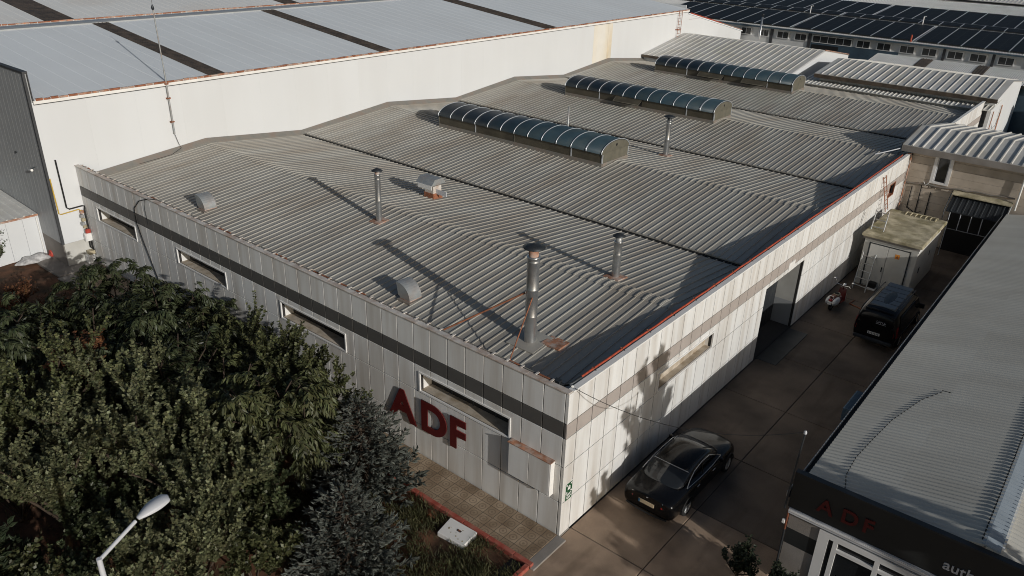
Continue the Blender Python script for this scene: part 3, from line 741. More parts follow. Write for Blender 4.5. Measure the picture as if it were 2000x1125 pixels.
# first roof slope
RX = -43.5; sl = .105; RZ = EZ+.17+sl*(WX-RX)
def wslope(mb, xa, za, xb, zb, y0, y1, pitch, key):
    rib_sheet(mb, y0, y1, [(xa, za), (xb, zb)], pitch, key, along='x', h=.012, top=.02, base=.05, thick=.08)
f = MB(); wslope(f, WX+.12, EZ+.17, RX, RZ, WY0+.16, WY1+.05, .95, 'whiteroof'); f.build('roof', wh)
strips1 = [(7.75, 8.75), (20.1, 21.2), (33.0, 34.1), (45.6, 46.6)]
strips1 = [(7.75, 8.75), (20.1, 21.2), (38.1, 39.6)]
for (a, b) in strips1:
    f = MB(); rib_sheet(f, a, b, [(WX+.14, EZ+.20), (RX+.05, RZ+.03)], .25, 'strip', along='x', h=.02, top=.05, base=.1, thick=.02); f.build('roof_light_strip', wh)
f = MB(); rng = random.Random(8)
yv = WY0+.2
while yv < WY1:
    d = rng.uniform(.25, .7); f.box(WX+.06, WX+.15, yv, min(WY1, yv+d-.03), EZ+.10, EZ+.178+rng.uniform(0, .03), rng.choice(['rust', 'rustypatch', 'rustypatch'])); yv += d
f.build('rusty_eave', wh)
f = MB(); f.box(WX-.02, WX+.09, WY0+.1, WY1+.05, EZ-.06, EZ+.09, 'white'); f.box(WX-.0, WX+.06, WY0+.1, WY1+.05, EZ-.10, EZ-.065, 'greytrim'); f.build('eave_gutter', wh)
# ridge strip, second roof
f = MB()
f.hexa([(RX-.05, WY0+.16, RZ-.1), (RX+.35, WY0+.16, RZ-.1), (RX+.35, WY1, RZ-.1), (RX-.05, WY1, RZ-.1), (RX-.05, WY0+.16, RZ+.07), (RX+.35, WY0+.16, RZ+.035), (RX+.35, WY1, RZ+.035), (RX-.05, WY1, RZ+.07)], 'grey')
f.hexa([(RX-1.4, WY0+.16, RZ-.4), (RX-.06, WY0+.16, RZ-.2), (RX-.06, WY1, RZ-.2), (RX-1.4, WY1, RZ-.4), (RX-1.4, WY0+.16, RZ+.02), (RX-.06, WY0+.16, RZ+.06), (RX-.06, WY1, RZ+.06), (RX-1.4, WY1, RZ+.02)], 'bluegrey')
f.build('ridge_gutter', wh)
R2 = RX-1.3; Z2 = RZ+.10; R3 = -62; Z3 = Z2+.105*(R2-R3)
f = MB(); wslope(f, R2, Z2, R3, Z3, WY0+.16, 75, .62, 'pinkroof'); f.build('roof', wh)
for (a, b) in [(2.4, 2.6), (5.6, 7.4), (23.4, 24.8), (41, 42.4)]:
    f = MB(); rib_sheet(f, a, b, [(R2+.02, Z2+.03), (R3+.05, Z3+.03)], .25, 'strip' if b-a > .5 else 'bluegrey', along='x', h=.02, top=.05, base=.1, thick=.02); f.build('roof_light_strip', wh)
f = MB(); yv = WY0+.2
while yv < 74:
    d = rng.uniform(.3, .9); f.box(R2+.001, R2+.05, yv, yv+d-.04, Z2-.05, Z2+.02+rng.uniform(0, .02), rng.choice(['rust', 'rustypatch', 'rustypatch'])); yv += d
f.build('rusty_eave', wh)
# far lower end of the warehouse
f = MB(); f.prism([(WY1, 0), (76.6, 0), (76.6, 5.30), (WY1, 8.15)], 0, WX-.2, WX-.02, 'whitewall'); o = f.build('wall', wh); o['label'] = 'lower far end wall with sloping top'
f = MB(); f.hexa([(WX-12, WY1+.06, 8.16), (WX+.05, WY1+.06, 8.16), (WX+.05, 76.8, 5.28), (WX-12, 76.8, 5.28), (WX-12, WY1+.06, 8.26), (WX+.05, WY1+.06, 8.26), (WX+.05, 76.8, 5.38), (WX-12, 76.8, 5.38)], 'whiteroof'); f.box(WX+.051, WX+.09, WY1+.2, 70, 7.6, 7.6+.0001, 'rust'); f.build('roof', wh)
f = MB(); f.tube([(WX+.02, 63.2, 8.22), (WX+.02, 70.8, 6.68)], .07, 'redpipe', 6); f.tube([(WX+.02, 70.8, 6.68), (WX+.02, 76.5, 5.5)], .05, 'rustypatch', 6); f.build('verge_trim', wh)
f = MB(); f.box(-60, WX-.3, WY1-.1, WY1, 0, 9.0, 'whitewall'); f.build('gable_wall', wh)
# things on the warehouse
t = thing('lightning_mast', 'tall thin lightning mast fixed to the long white wall', 'mast', (L0+.06, 5.25, 5.3))
f = MB(); f.tube([(L0+.10, 5.3, 5.85), (L0+.10, 5.27, 9.2)], .045, 'galv2', 8); f.tube([(L0+.10, 5.27, 9.2), (L0+.10, 5.2, 12.2)], .033, 'galv2', 8); f.build('pole', t)
f = MB(); f.lathe([(.012, 0), (.07, .06), (.07, .16), (.01, .3), (.006, .8)], (L0+.10, 5.2, 12.15), 'darkmetal', 10); f.build('tip', t)
for z in (6.5, 7.75, 8.5):
    f = MB(); f.box(L0+.0, L0+.16, 5.18, 5.38, z-.03, z+.03, 'rust'); f.build('bracket', t)
f = MB(); f.tube([(L0+.10, 5.3, 5.85), (L0+.08, 5.45, 5.3), (L0+.2, 5.5, 5.05), (L0+.4, 4.8, 4.85), (L0+.4, 3.0, 4.72)], .012, 'black', 5); f.build('earth_wire', t)
t = thing('wall_ladder', 'thin rusty ladder on the far part of the white warehouse wall', 'ladder', (L0+.1, 60.8, 6))
f = MB()
for y in (60.45, 61.1): f.tube([(L0+.15, y, 5.9), (L0+.15, y, 8.7)], .025, 'rust', 5)
f.build('rails', t)
for k in range(9):
    f = MB(); f.tube([(L0+.15, 60.45, 6.1+k*.3), (L0+.15, 61.1, 6.1+k*.3)], .016, 'rust', 5); f.build('rung', t)
f = MB(); f.box(L0+.0, L0+.12, 60.2, 61.3, 6.75, 6.82, 'rust'); f.build('bracket', t)
f = MB(); f.tube([(WX+.05, -.85, 5.65), (WX+.05, -.83, 3.2), (WX+.06, -.72, 3.1), (WX+.06, -.1, 3.12), (WX+.12, .0, 3.1), (-30.0, -.08, 2.9), (-29.95, -.08, .2)], .04, 'black', 8)
f.tube([(-30.05, -.16, 2.1), (-30.05, -.16, .9), (-29.8, -.12, .9), (-29.75, -.12, .15)], .03, 'black', 8)
tag(f.build('drain_pipe'), 'black drain pipe bending across the white column to the factory corner', 'pipe')
f = MB(); f.tube([(WX+.05, -1.28, 4.8), (WX+.05, -1.24, 2.98), (WX+.07, -1.15, 2.93), (WX+.07, -.3, 2.98), (WX+.15, -.22, 2.9)], .03, 'yellow', 8)
tag(f.build('gas_pipe'), 'thin yellow gas pipe on the white warehouse column', 'pipe')
t = thing('gas_meter_cluster', 'cluster of small meters and valves with pink rags between warehouse and factory', 'meter', (-30.0, -.2, 1.6)); rng = random.Random(21)
for k in range(7):
    f = MB(); z = 2.85-k*.2; x = -30.13+rng.uniform(0, .1); yy = -.22+rng.uniform(-.06, .06)
    f.bbox(x-.08, x+.10, yy-.09, yy+.09, z-.09, z+.07, rng.choice(['yellow', 'moss', 'rustypatch', 'galv2']), .03); f.build('meter', t)
f = MB(); f.bbox(-30.15, -29.85, -.36, -.02, 1.32, 1.72, 'white', .05); f.build('meter', t)
f = MB(); f.bbox(-29.98, -29.8, -.30, -.06, 1.75, 1.95, 'redbag', .04); f.build('rag', t)
f = MB(); f.bbox(-30.15, -29.75, -.5, -.06, .16, .62, 'white', .06); f.box(-30.05, -29.75, -.4, -.1, .62, .8, 'cream'); tag(f.build('junction_box'), 'white box standing on the apron at the factory corner', 'box')
t = thing('security_camera', 'small white camera on the grey end wall of the warehouse', 'camera', (-31.4, WY0-.1, 5.1))
f = MB(); f.tube([(-31.4, WY0-.05, 5.15), (-31.4, WY0-.25, 5.1)], .025, 'darkmetal', 6); f.build('bracket', t)
f = MB(); f.tube([(-31.5, WY0-.3, 5.02), (-31.05, WY0-.35, 5.12)], [.055, .06], 'white', 10); f.build('body', t)
f = MB(); f.tube([(-33.4, WY0-.07, 5.5), (-33.4, WY0-.13, 5.5)], .06, 'darkmetal', 8); tag(f.build('wall_lamp'), 'small round dark fitting on the grey end wall', 'lamp')

# shed at the left
sh = thing('garden_shed', 'small white panelled shed with ribbed grey roof against the grey wall', 'shed', (-35.5, -3, 0))
f = MB()
for i in range(5): f.bbox(-32.74, -32.68, -5.3+i*.79, -5.3+i*.79+.782, .16, 2.36, 'whitewall', .008)
f.box(-40, -32.75, -5.3, -1.45, 0, 2.35, 'whitewall'); f.build('wall', sh)
f = MB(); rib_sheet(f, -5.45, -1.42, [(-32.55, 2.42), (-40, 2.72)], .4, 'ribwhite', along='x', h=.05, top=.06, base=.12); f.build('roof', sh)
f = MB(); f.box(-32.54, -32.5, -5.45, -1.42, 2.33, 2.43, 'rustypatch'); f.build('eave_trim', sh)
f = MB(); f.tube([(-32.62, -1.5, 2.3), (-32.62, -1.5, .2)], .04, 'white', 8); f.build('downpipe', sh)

def blob(name, label, cat, c, size, key, seed, parent=None):
    rng = random.Random(seed); bm = bmesh.new(); bmesh.ops.create_icosphere(bm, subdivisions=4, radius=1)
    ph = [rng.uniform(0, 6) for _ in range(9)]
    for v in bm.verts:
        p = v.co; d = 1+.16*math.sin(3*p.x+ph[0])*math.sin(4*p.y+ph[1])+.12*math.sin(7*p.y+ph[2]+3*p.z)+.07*math.sin(13*p.x+ph[3])*math.sin(11*p.y+ph[4])
        v.co = Vector((p.x*size[0]*d, p.y*size[1]*d, max(-.2, p.z)*size[2]*d))
    me = bpy.data.meshes.new(name); bm.to_mesh(me); bm.free(); me.materials.append(K[key])
    for p in me.polygons: p.use_smooth = True
    o = bpy.data.objects.new(name, me); col.objects.link(o); o.location = c
    return tag(o, label, cat)
blob('plastic_sack', 'crumpled white plastic sacking on the apron in front of the white shed', 'sack', (-32.15, -2.2, .2), (.38, .8, .24), 'bag', 4)
blob('refuse_sack', 'small red sack beside the white sacking', 'sack', (-32.15, -1.25+.0, .22), (.22, .26, .28), 'redbag', 6)

# ================================================================== BUILDINGS BEHIND THE FACTORY
b1 = thing('rear_workshop', 'white workshop with grey ribbed gable roof directly behind the farthest skylight', 'workshop', (-22, 61, 0))
f = MB(); f.box(-30.1, -15.3, 54.2, 69.4, 0, 4.7, 'whitewall'); f.prism([(54.2, 4.7), (69.4, 4.7), (69.4, 5.15), (62.2, 6.26), (54.0, 4.95)], 0, -15.55, -15.28, 'whitewall'); f.build('wall', b1)
f = MB(); rib_sheet(f, -30.15, -15.35, [(53.9, 4.98), (62.2, 6.32), (69.6, 5.2)], .62, 'ribgrey', h=.05, top=.05, base=.1); f.build('roof', b1)
f = MB(); f.tube([(-15.3, 62.2, 6.36), (-15.3, 69.5, 5.24)], .05, 'rustypatch', 6); f.box(-30.15, -15.4, 53.85, 53.893, 4.78, 5.0, 'strip'); f.build('verge_trim', b1)
b2 = thing('middle_workshop', 'narrow workshop with brightly ribbed roof and dark eave right of the farthest skylight', 'workshop', (-6, 60, 0))
f = MB(); f.box(-13.2, .55, 55.6, 67.0, 0, 5.1, 'whitewall'); f.prism([(55.6, 5.1), (67, 5.1), (66.9, 5.25), (60.4, 6.0), (55.6, 5.35)], 0, .35, .57, 'whitewall'); f.build('wall', b2)
f = MB(); rib_sheet(f, -13.45, .75, [(54.9, 5.40), (60.4, 6.08), (67.2, 5.2)], .62, 'ribgrey', h=.06, top=.05, base=.11); f.build('roof', b2)
f = MB(); f.box(-13.45, .75, 54.85, 54.89, 5.05, 5.36, 'strip'); f.box(-13.4, .7, 55.0, 55.6, 5.05, 5.1, 'black'); f.build('eave_trim', b2)
b3 = thing('link_roof', 'low white ribbed lean-to roof between the factory and the middle workshop', 'lean-to', (-7, 55.5, 0))
f = MB(); rib_sheet(f, -14.4, .6, [(54.0, 4.62), (58.0, 4.9)], .333, 'ribwhite', h=.05, top=.04, base=.09); f.build('roof', b3)
f = MB(); f.box(.3, .56, 54.6, 60, 0, 4.55, 'whitewall'); f.build('wall', b3)
f = MB(); f.tube([(.66, 55.2, 4.4), (.66, 55.2, 2.0)], .04, 'rustypatch', 6); f.tube([(.66, 58.6, 4.4), (.66, 58.6, 2.0)], .05, 'rustypatch', 6); f.tube([(.66, 55.2, 3.6), (.72, 56.2, 2.9), (.72, 57.4, 2.95), (.66, 58.6, 3.9)], .012, 'black', 5); f.build('downpipe', b3)
b4 = thing('corrugated_hall', 'grey corrugated hall with three dark roof strips in front of the solar roof', 'hall', (-3, 72, 0))
f = MB(); f.box(-13.0, 12, 67.6, 76, 0, 4.5, 'bluewall'); f.build('wall', b4)
f = MB(); rib_sheet(f, -13.2, 12, [(67.3, 4.72), (72.0, 5.34), (76.3, 4.7)], .18, 'fibre', h=.04, wave=True, thick=.03); f.build('roof', b4)
for (a, b) in ((-9.0, -7.9), (-3.9, -2.9), (1.2, 2.2), (6.2, 7.2)):
    f = MB(); rib_sheet(f, a, b, [(67.25, 4.77), (71.9, 5.385)], .25, 'strip', h=.04, top=.07, base=.12, thick=.02); f.build('roof_light_strip', b4)
f = MB(); f.box(-13.2, 12, 67.2, 67.29, 4.5, 4.75, 'black'); f.build('eave_trim', b4)
# solar factory
b5 = thing('solar_factory', 'long white factory with row of windows and solar covered roof in the background', 'factory', (-15, 90, 0))
YF = 77.35; EF = 6.12
f = MB(); f.box(-60, 40, YF, 110, 0, 5.9, 'factorywall')
for (a, b) in ((-26.95, -26.6), (-22.45, -22.1), (-8.35, -8.1), (-3.8, -3.55), (1.2, 1.45), (5.9, 6.1)): f.box(a, b, YF-.09, YF-.001, 0, 5.86, 'greytrim')
f.build('wall', b5)
f = MB(); f.box(-22.0, -12.6, YF-.06, YF-.001, 0, 4.95, 'bluewall'); f.box(-22.0, -17.5, YF-.07, YF-.002, 4.96, 5.8, 'bluewall'); o = f.build('wall_panel', b5)
f = MB(); f.box(-21.9, -18.9, YF-.08, YF-.061, 2.2, 4.75, 'black'); f.build('gateway', b5)
for (a, b) in [(-30.5, -29.3), (-28.3, -27.15), (-26.05, -24.75), (-23.95, -22.65), (-21.9, -17.6), (-17.0, -15.65), (-14.85, -13.5), (-12.5, -11.1), (-10.3, -8.95), (-7.85, -6.45), (-5.75, -4.3), (-3.2, -1.85), (-.6, .8), (2, 3.3)]:
    f = MB(); z0, z1 = 5.02, 5.68
    f.box(a-.07, b+.07, YF-.1, YF-.0015, z0-.07, z1+.07, 'frame'); wf = f.build('window', b5)
    q = MB(); nn = 2 if b-a < 2 else 5
    for k in range(nn): q.box(a+(b-a)*k/nn+.03, a+(b-a)*(k+1)/nn-.03, YF-.108, YF-.101, z0, z1, 'winglass')
    q.build('pane', wf)
sl5 = .098
def z5(y): return EF+(y-76.9)*sl5
f = MB(); rib_sheet(f, -60, 40, [(76.9, EF), (88.7, z5(88.7)), (90.5, z5(88.7)-.25)], .25, 'fibre', h=.05, wave=True, thick=.08); f.build('roof', b5)
def z6(y): return 6.85+(y-90)*.085
f = MB(); rib_sheet(f, -60, 40, [(90.2, z6(90.2)), (106.5, z6(106.5)), (112, z6(106.5)-.5)], .33, 'fibre', h=.08, wave=True, thick=.08); f.build('roof', b5)
f = MB(); f.box(-60, 40, 76.8, 76.88, EF-.18, EF-.02, 'bluewall'); f.box(-60, 40, 88.6, 88.85, z5(88.7)+.0, z5(88.7)+.07, 'galv2'); f.build('eave_gutter', b5)
sols = 0
def solar(lens, y0, zf, slope, xs_, label, group):
    mb = MB(); mb.box(0, 2.06, 0, lens, 0, .04, 'solar')
    mb.box(-.04, 0, -.02, lens+.02, -.03, .05, 'alu'); mb.box(2.06, 2.10, -.02, lens+.02, -.03, .05, 'alu'); mb.box(0, 2.06, lens, lens+.03, -.03, .05, 'alu')
    base = None
    for i, x in enumerate(xs_):
        if base is None: o = mb.build('solar_array', None); base = o
        else: o = base.copy(); col.objects.link(o)
        o.location = (x, y0, zf(y0)+.14); o.rotation_euler = (math.atan(slope), 0, 0)
        tag(o, label, 'solar panel', group)
solar(8.3, 77.3, z5, sl5, [-42+2.17*i+(.25 if i > 7 else 0)+(.25 if i > 13 else 0) for i in range(24)], 'tall black panel block in the lowest solar row, just above the eave', 'lowest row of solar panels on the background roof')
solar(1.9, 86.4, z5, sl5, [-44+2.17*i+(.25 if i > 9 else 0) for i in range(25)], 'short black panel block in the narrow solar row under the ridge', 'narrow row of solar panels under the ridge')
solar(8.4, 91.0, z6, .085, [-46+2.17*i+(.25 if i > 11 else 0) for i in range(25)], 'black panel block in the upper solar row beyond the ridge', 'upper row of solar panels beyond the ridge')
t = thing('flue', 'thin steel flue in front of the background factory windows', 'flue', (-27.8, 76.4, 4.6), group='metal flues on the ribbed roof')
f = MB(); f.lathe([(.11, 0), (.11, 2.55), (.08, 2.55)], (-27.8, 76.4, 4.6), 'galv', 12); f.build('pipe', t)
f = MB(); f.lathe([(.001, 2.95), (.19, 2.8), (.18, 2.78), (.1, 2.6)], (-27.8, 76.4, 4.6), 'darkmetal', 12); f.build('cap', t)
f = MB(); f.tube([(-11.6, 77.0, 6.2), (-11.6, 77.0, 6.9)], .09, 'redpipe', 8); tag(f.build('red_vent'), 'short bright red pipe at the eave of the background factory', 'vent pipe')
for (x, y, lab) in ((-25.8, 85.9, 'left white post on the solar roof'), (-12.9, 86.0, 'right white post on the solar roof')):
    f = MB(); f.tube([(x, y, z5(y)), (x, y, z5(y)+.95)], .06, 'white', 8); f.tube([(x, y, z5(y)+.95), (x+.25, y, z5(y)+1.0)], .05, 'white', 6); tag(f.build('vent_post'), lab, 'vent pipe', 'white posts on the solar roof')
b6 = thing('far_hall', 'pale hall with ribbed roof at the top right behind the solar factory', 'hall', (-2, 122, 0))
f = MB(); f.box(-18, 60, 118, 140, 0, 7.6, 'whitewall'); f.build('wall', b6)
f = MB(); rib_sheet(f, -18.3, 60, [(117.4, 7.9), (128, 9.4), (141, 7.9)], .5, 'ribwhite', h=.06, top=.1, base=.2); f.build('roof', b6)
f = MB(); f.box(-60, 60, 113.5, 116.5, 0, 7.3, 'grey'); f.box(-24.5, -19, 113.2, 117, 7.31, 9.0, 'rust'); f.box(-19.2, -18.4, 113.0, 113.3, 6.8, 9.0, 'beige'); tag(f.build('far_annex'), 'dark low annex with brown block behind the solar roof', 'annex')
b7 = thing('background_hall', 'grey roofed hall far beyond the solar roofs at the top edge', 'hall', (-70, 125, 0))
f = MB(); f.box(-120, -26, 113.5, 150, 0, 7.2, 'grey'); f.build('wall', b7)
f = MB(); rib_sheet(f, -120, -25.5, [(113, 7.6), (130, 9.3), (151, 7.6)], .5, 'fibre', h=.06, top=.1, base=.2); f.build('roof', b7)

# things beyond the beige house
f = MB(); rng = random.Random(2)
gt = thing('metal_gate', 'dark sheet metal gate beside the middle workshop', 'gate', (.6, 68.5, 0))
f.box(.62, 2.4, 68.4, 68.5, .1, 2.6, 'greytrim'); f.box(1.0, 1.95, 68.36, 68.395, 1.0, 2.5, 'fibre'); f.build('leaf', gt)
f = MB(); f.tube([(.62, 68.4, 0), (.62, 68.4, 2.9)], .06, 'rustypatch', 6); f.tube([(2.45, 68.4, 0), (2.45, 68.4, 2.9)], .06, 'rustypatch', 6); f.build('post', gt)
blob('blue_tarpaulin', 'bright blue tarpaulin covered heap at the right edge behind the house', 'tarpaulin', (3.1, 66.5, .6), (.9, 3.2, 2.9), 'blue', 9)

# ================================================================== BEIGE HOUSE at the end of the yard
hs = thing('beige_house', 'beige boarded house with broad ribbed metal roof closing the yard', 'house', (4, 38, 0))
f = MB()
for i in range(13):
    z0 = .05+i*.425
    z1 = min(z0+.415, 5.5)
    for (a, b, c, d) in cut_rects(.1, 14, z0, z1, [(1.33, 2.32, 3.74, 5.46)]): f.bbox(a, b, 33.98, 34.05, c, d, 'beige', .008)
for (a, b, c, d) in cut_rects(.05, 14, 0, 5.5, [(1.33, 2.32, 3.74, 5.46)]): f.box(a, b, 34.03, 34.16, c, d, 'joint')
f.box(.05, .15, 34.2, 44.4, 0, 5.2, 'beige'); f.build('wall', hs)
f = MB(); rib_sheet(f, -.48, 14.5, [(33.62, 5.72), (37.2, 6.2), (44.8, 5.1)], .56, 'ribgrey', h=.075, top=.06, base=.13, thick=.05); f.build('roof', hs)
f = MB(); f.box(-.48, 14.5, 33.55, 33.61, 5.36, 5.70, 'concrete'); f.box(-.45, 14.5, 33.62, 33.97, 5.36, 5.40, 'beige'); f.hexa([(-.53, 33.6, 5.5), (-.48, 33.6, 5.5), (-.48, 37.2, 5.98), (-.53, 37.2, 5.98), (-.53, 33.6, 5.79), (-.48, 33.6, 5.79), (-.48, 37.2, 6.29), (-.53, 37.2, 6.29)], 'greytrim'); f.build('fascia', hs)
f = MB(); a, b, z0, z1 = 1.33, 2.32, 3.74, 5.46
f.box(a, a+.16, 33.92, 34.1, z0, z1, 'frame'); f.box(b-.16, b, 33.92, 34.1, z0, z1, 'frame'); f.box(a+.16, b-.16, 33.92, 34.1, z1-.16, z1, 'frame'); f.box(a+.16, b-.16, 33.92, 34.1, z0, z0+.12, 'frame'); f.box(a+.16, a+.22, 33.97, 34.1, z0+.12, z1-.16, 'lampgrey'); f.box(b-.22, b-.16, 33.97, 34.1, z0+.12, z1-.16, 'lampgrey')
wf = f.build('window', hs); q = MB(); q.box(a+.22, b-.22, 34.06, 34.09, z0+.12, z1-.16, 'glass'); q.build('pane', wf)
rng = random.Random(31)
f = MB(); pts = [(x*.4+.12, 33.93, 3.55+.02*x+rng.uniform(-.05, .05)) for x in range(15)]; f.tube(pts, .05, 'roofrust', 6)
for k in range(9): x = rng.uniform(.4, 3.4); f.bbox(x, x+rng.uniform(.2, .6), 33.9, 33.975, 3.38+rng.uniform(-.05, .1), 3.52, 'beige', .01)
f.build('ledge', hs)
f = MB()
for (x, z0, z1) in ((.5, 2.0, 3.35), (1.0, 1.6, 3.5), (1.55, 1.7, 3.2)): f.tube([(x, 33.94, z1), (x, 33.94, z0)], .028, 'black', 6)
f.tube([(.5, 33.93, 2.05), (1.0, 33.9, 1.8), (1.3, 33.93, 1.95)], .025, 'black', 6); f.build('pipes', hs)
f = MB(); f.tube([(1.05, 33.9, 3.75), (1.2, 33.88, 3.55), (1.38, 33.9, 3.8)], .022, 'white', 6); f.build('bent_cable', hs)
f = MB(); f.tube([(5.88, 33.85, 5.35), (5.87, 33.82, 3.6), (5.87, 33.82, 3.2)], .05, 'white', 8); f.build('downpipe', hs)
f = MB(); f.tube([(-.45, 33.75, 5.5), (-.9, 33.2, 5.35), (-1.6, 32.6, 5.1)], .035, 'lampgrey', 6); tag(f.build('gutter_spout'), 'short grey spout under the house eave over the factory roof', 'spout')
# lean-to shelter
lt = thing('lean_to_shelter', 'dark lean-to canopy with thin posts against the beige house', 'shelter', (4.2, 33.3, 0))
f = MB(); rib_sheet(f, 2.75, 5.62, [(32.75, 2.72), (33.9, 3.42)], .3, 'darkmetal', h=.03, top=.05, base=.1); f.build('roof', lt)
f = MB(); f.hexa([(2.7, 33.6, 3.42), (5.7, 33.6, 3.42), (5.7, 33.95, 3.42), (2.7, 33.95, 3.42), (2.7, 33.6, 3.47), (5.7, 33.6, 3.47), (5.7, 33.95, 3.62), (2.7, 33.95, 3.62)], 'moss'); f.build('flashing', lt)
for x in (3.0, 3.55, 4.1, 4.65):
    f = MB(); f.tube([(x, 32.78, 2.68), (x, 32.78, 1.7 if x > 3.1 else .03)], .022, 'lampgrey', 6); f.build('post', lt)
f = MB(); f.tube([(2.75, 32.8, 1.7), (5.6, 32.8, 1.7)], .022, 'galv2', 6); f.tube([(2.75, 32.8, 2.68), (5.6, 32.8, 2.68)], .022, 'darkmetal', 6); f.build('rail', lt)
f = MB(); f.box(2.8, 5.6, 33.85, 33.92, .03, 3.3, 'black'); f.build('dark_door', lt)
f = MB(); f.tube([(2.68, 33.6, 3.5), (2.68, 32.75, 2.75), (2.68, 32.75, 2.2)], .03, 'darkmetal', 6); f.tube([(5.68, 33.9, 3.5), (5.68, 32.75, 2.76), (5.66, 32.7, 2.2)], .035, 'galv2', 6); f.build('side_rail', lt)

# ================================================================== TRANSFORMER KIOSK + ladders
kx0, kx1, ky0, ky1, kz = .62, 3.22, 25.5, 30.1, 2.72
kk = thing('transformer_kiosk', 'pale grey transformer kiosk with mossy flat concrete roof in the yard', 'kiosk', (1.9, 27.8, 0))
f = MB(); f.bbox(kx0, kx1, ky0, ky1, 0, kz, 'kioskwall', .02); f.build('wall', kk)
f = MB(); f.bbox(kx0-.16, kx1+.16, ky0-.18, ky1+.16, kz, kz+.17, 'moss', .03)
f.bbox(kx0-.10, kx1+.14, ky0+.0, ky1+.1, kz+.172, kz+.19, 'moss', .02)
for k in range(7): f.bbox(1.35+k*.25, 1.35+k*.25+.05, ky1-.45, ky1-.02, kz+.19, kz+.28, 'moss', .01)
f.bbox(1.3, 2.95, ky1-.06, ky1+.0, kz+.19, kz+.28, 'moss', .01); f.build('roof', kk)
f = MB(); f.box(kx0-.1, kx1+.05, ky0-.02, ky0-.001, kz-.16, kz, 'concrete'); f.build('eave_band', kk)
f = MB(); f.box(kx1+.001, kx1+.02, ky0, ky1, kz-.30, kz-.01, 'white'); f.build('side_band', kk)
for (a, b) in ((.95, 1.84), (1.86, 2.85)):
    f = MB(); f.bbox(a, b, ky0-.045, ky0-.002, .12, 2.35, 'kioskwall', .01); d_ = f.build('door', kk)
    if a < 1: 
        q = MB(); q.box(1.72, 1.77, ky0-.07, ky0-.046, 1.0, 1.25, 'black'); q.build('handle', d_)
f = MB(); f.box(.88, .93, ky0-.05, ky0-.003, .05, 2.43, 'darkmetal'); f.box(2.87, 2.90, ky0-.05, ky0-.003, .05, 2.43, 'darkmetal'); f.box(.93, 2.87, ky0-.05, ky0-.003, 2.38, 2.41, 'darkmetal'); f.build('door_frame', kk)
f = MB(); f.box(2.22, 2.44, ky0-.05, ky0-.046, 1.88, 2.12, 'orange'); f.prism([(2.27, 1.92), (2.39, 1.92), (2.33, 2.06)], 1, ky0-.053, ky0-.0505, 'rust'); f.build('warning_sticker', kk)
f = MB(); f.box(kx1+.001, kx1+.015, 26.6, 26.75, 1.0, 1.3, 'black'); f.box(kx1+.001, kx1+.015, 28.3, 28.42, 1.5, 1.75, 'darkmetal'); f.build('side_latch', kk)
f = MB(); f.box(1.3, 1.75, ky0-.46, ky0-.05, .03, .12, 'white'); tag(f.build('stone_slab'), 'pale slab on the ground against the kiosk doors', 'slab')
f = MB(); f.bbox(1.35, 1.72, ky0-.4, ky0-.1, .12, .42, 'black', .03); tag(f.build('black_crate'), 'black crate on the pale slab by the kiosk', 'crate')
def ladder(label, foot_a, foot_b, top_a, top_b, n, key, r):
    t = thing('ladder', label, 'ladder', tuple((Vector(foot_a)+Vector(foot_b))/2)); A0, B0, A1, B1 = map(Vector, (foot_a, foot_b, top_a, top_b))
    for (p, q) in ((A0, A1), (B0, B1)):
        f = MB(); f.tube([p, p.lerp(q, .5), q], r, key, 6); f.build('rail', t)
    for k in range(n):
        s = (k+.6)/n; f = MB(); f.tube([A0.lerp(A1, s), B0.lerp(B1, s)], r*.75, key, 6); f.build('rung', t)
    return t
ladder('grey aluminium extension ladder leaning on the kiosk roof from the yard', (.76, 24.67, .03), (1.44, 24.5, .03), (.62, 26.5, 3.9), (1.20, 26.6, 3.85), 11, 'galv2', .032)
ladder('narrow rusty ladder standing on the kiosk roof against the factory wall', (.42, 29.3, kz+.19), (.40, 29.85, kz+.19), (.04, 28.7, 4.95), (.04, 29.2, 4.95), 8, 'rust', .022)

# ================================================================== RIGHT BUILDING (showroom)
rb = thing('showroom_building', 'low showroom with pale corrugated roof, dark fascia sign and glazed front', 'building', (10, 18, 0))
RY0, RY1 = 2.95, 33.3; GX = 5.62; RXX = 10.05
def zrb(x): return 3.05+.2*(x-GX)
f = MB(); rib_sheet(f, RY0, RY1, [(GX, zrb(GX)), (RXX, zrb(RXX)), ], .177, 'corr', along='x', h=.045, wave=True, thick=.012); o = f.build('roof', rb)
f = MB(); rib_sheet(f, RY0, RY1, [(RXX+.05, zrb(RXX)-.02), (15.2, zrb(RXX)-.9)], .177, 'corr', along='x', h=.045, wave=True, thick=.012); f.build('roof', rb)
f = MB(); rib_sheet(f, RY0+.02, RY1-.02, [(RXX-.05, zrb(RXX)+.0), (RXX+.02, zrb(RXX)+.012), (RXX+.36, zrb(RXX)-.03)], .177, 'bluegrey', along='x', h=.05, wave=True, thick=.01)
rng = random.Random(12); yy = RY0+.2
while yy < RY1:
    f.box(RXX-.085, RXX-.055, yy, yy+.10, zrb(RXX)-.02, zrb(RXX)+.043, 'black'); 
    f.box(RXX+.36, RXX+.41, yy, yy+.08, zrb(RXX)-.06, zrb(RXX)+.02, 'white'); yy += .177
f.build('ridge_cap', rb)
f = MB(); f.box(GX-.16, GX-.03, RY0-.05, RY1, 2.86, 2.9, 'black'); f.box(GX-.18, GX-.155, RY0-.05, RY1, 2.86, 3.02, 'galv2'); f.box(GX-.03, GX-.0, RY0, RY1, 2.80, 2.99, 'black'); f.build('gutter', rb)
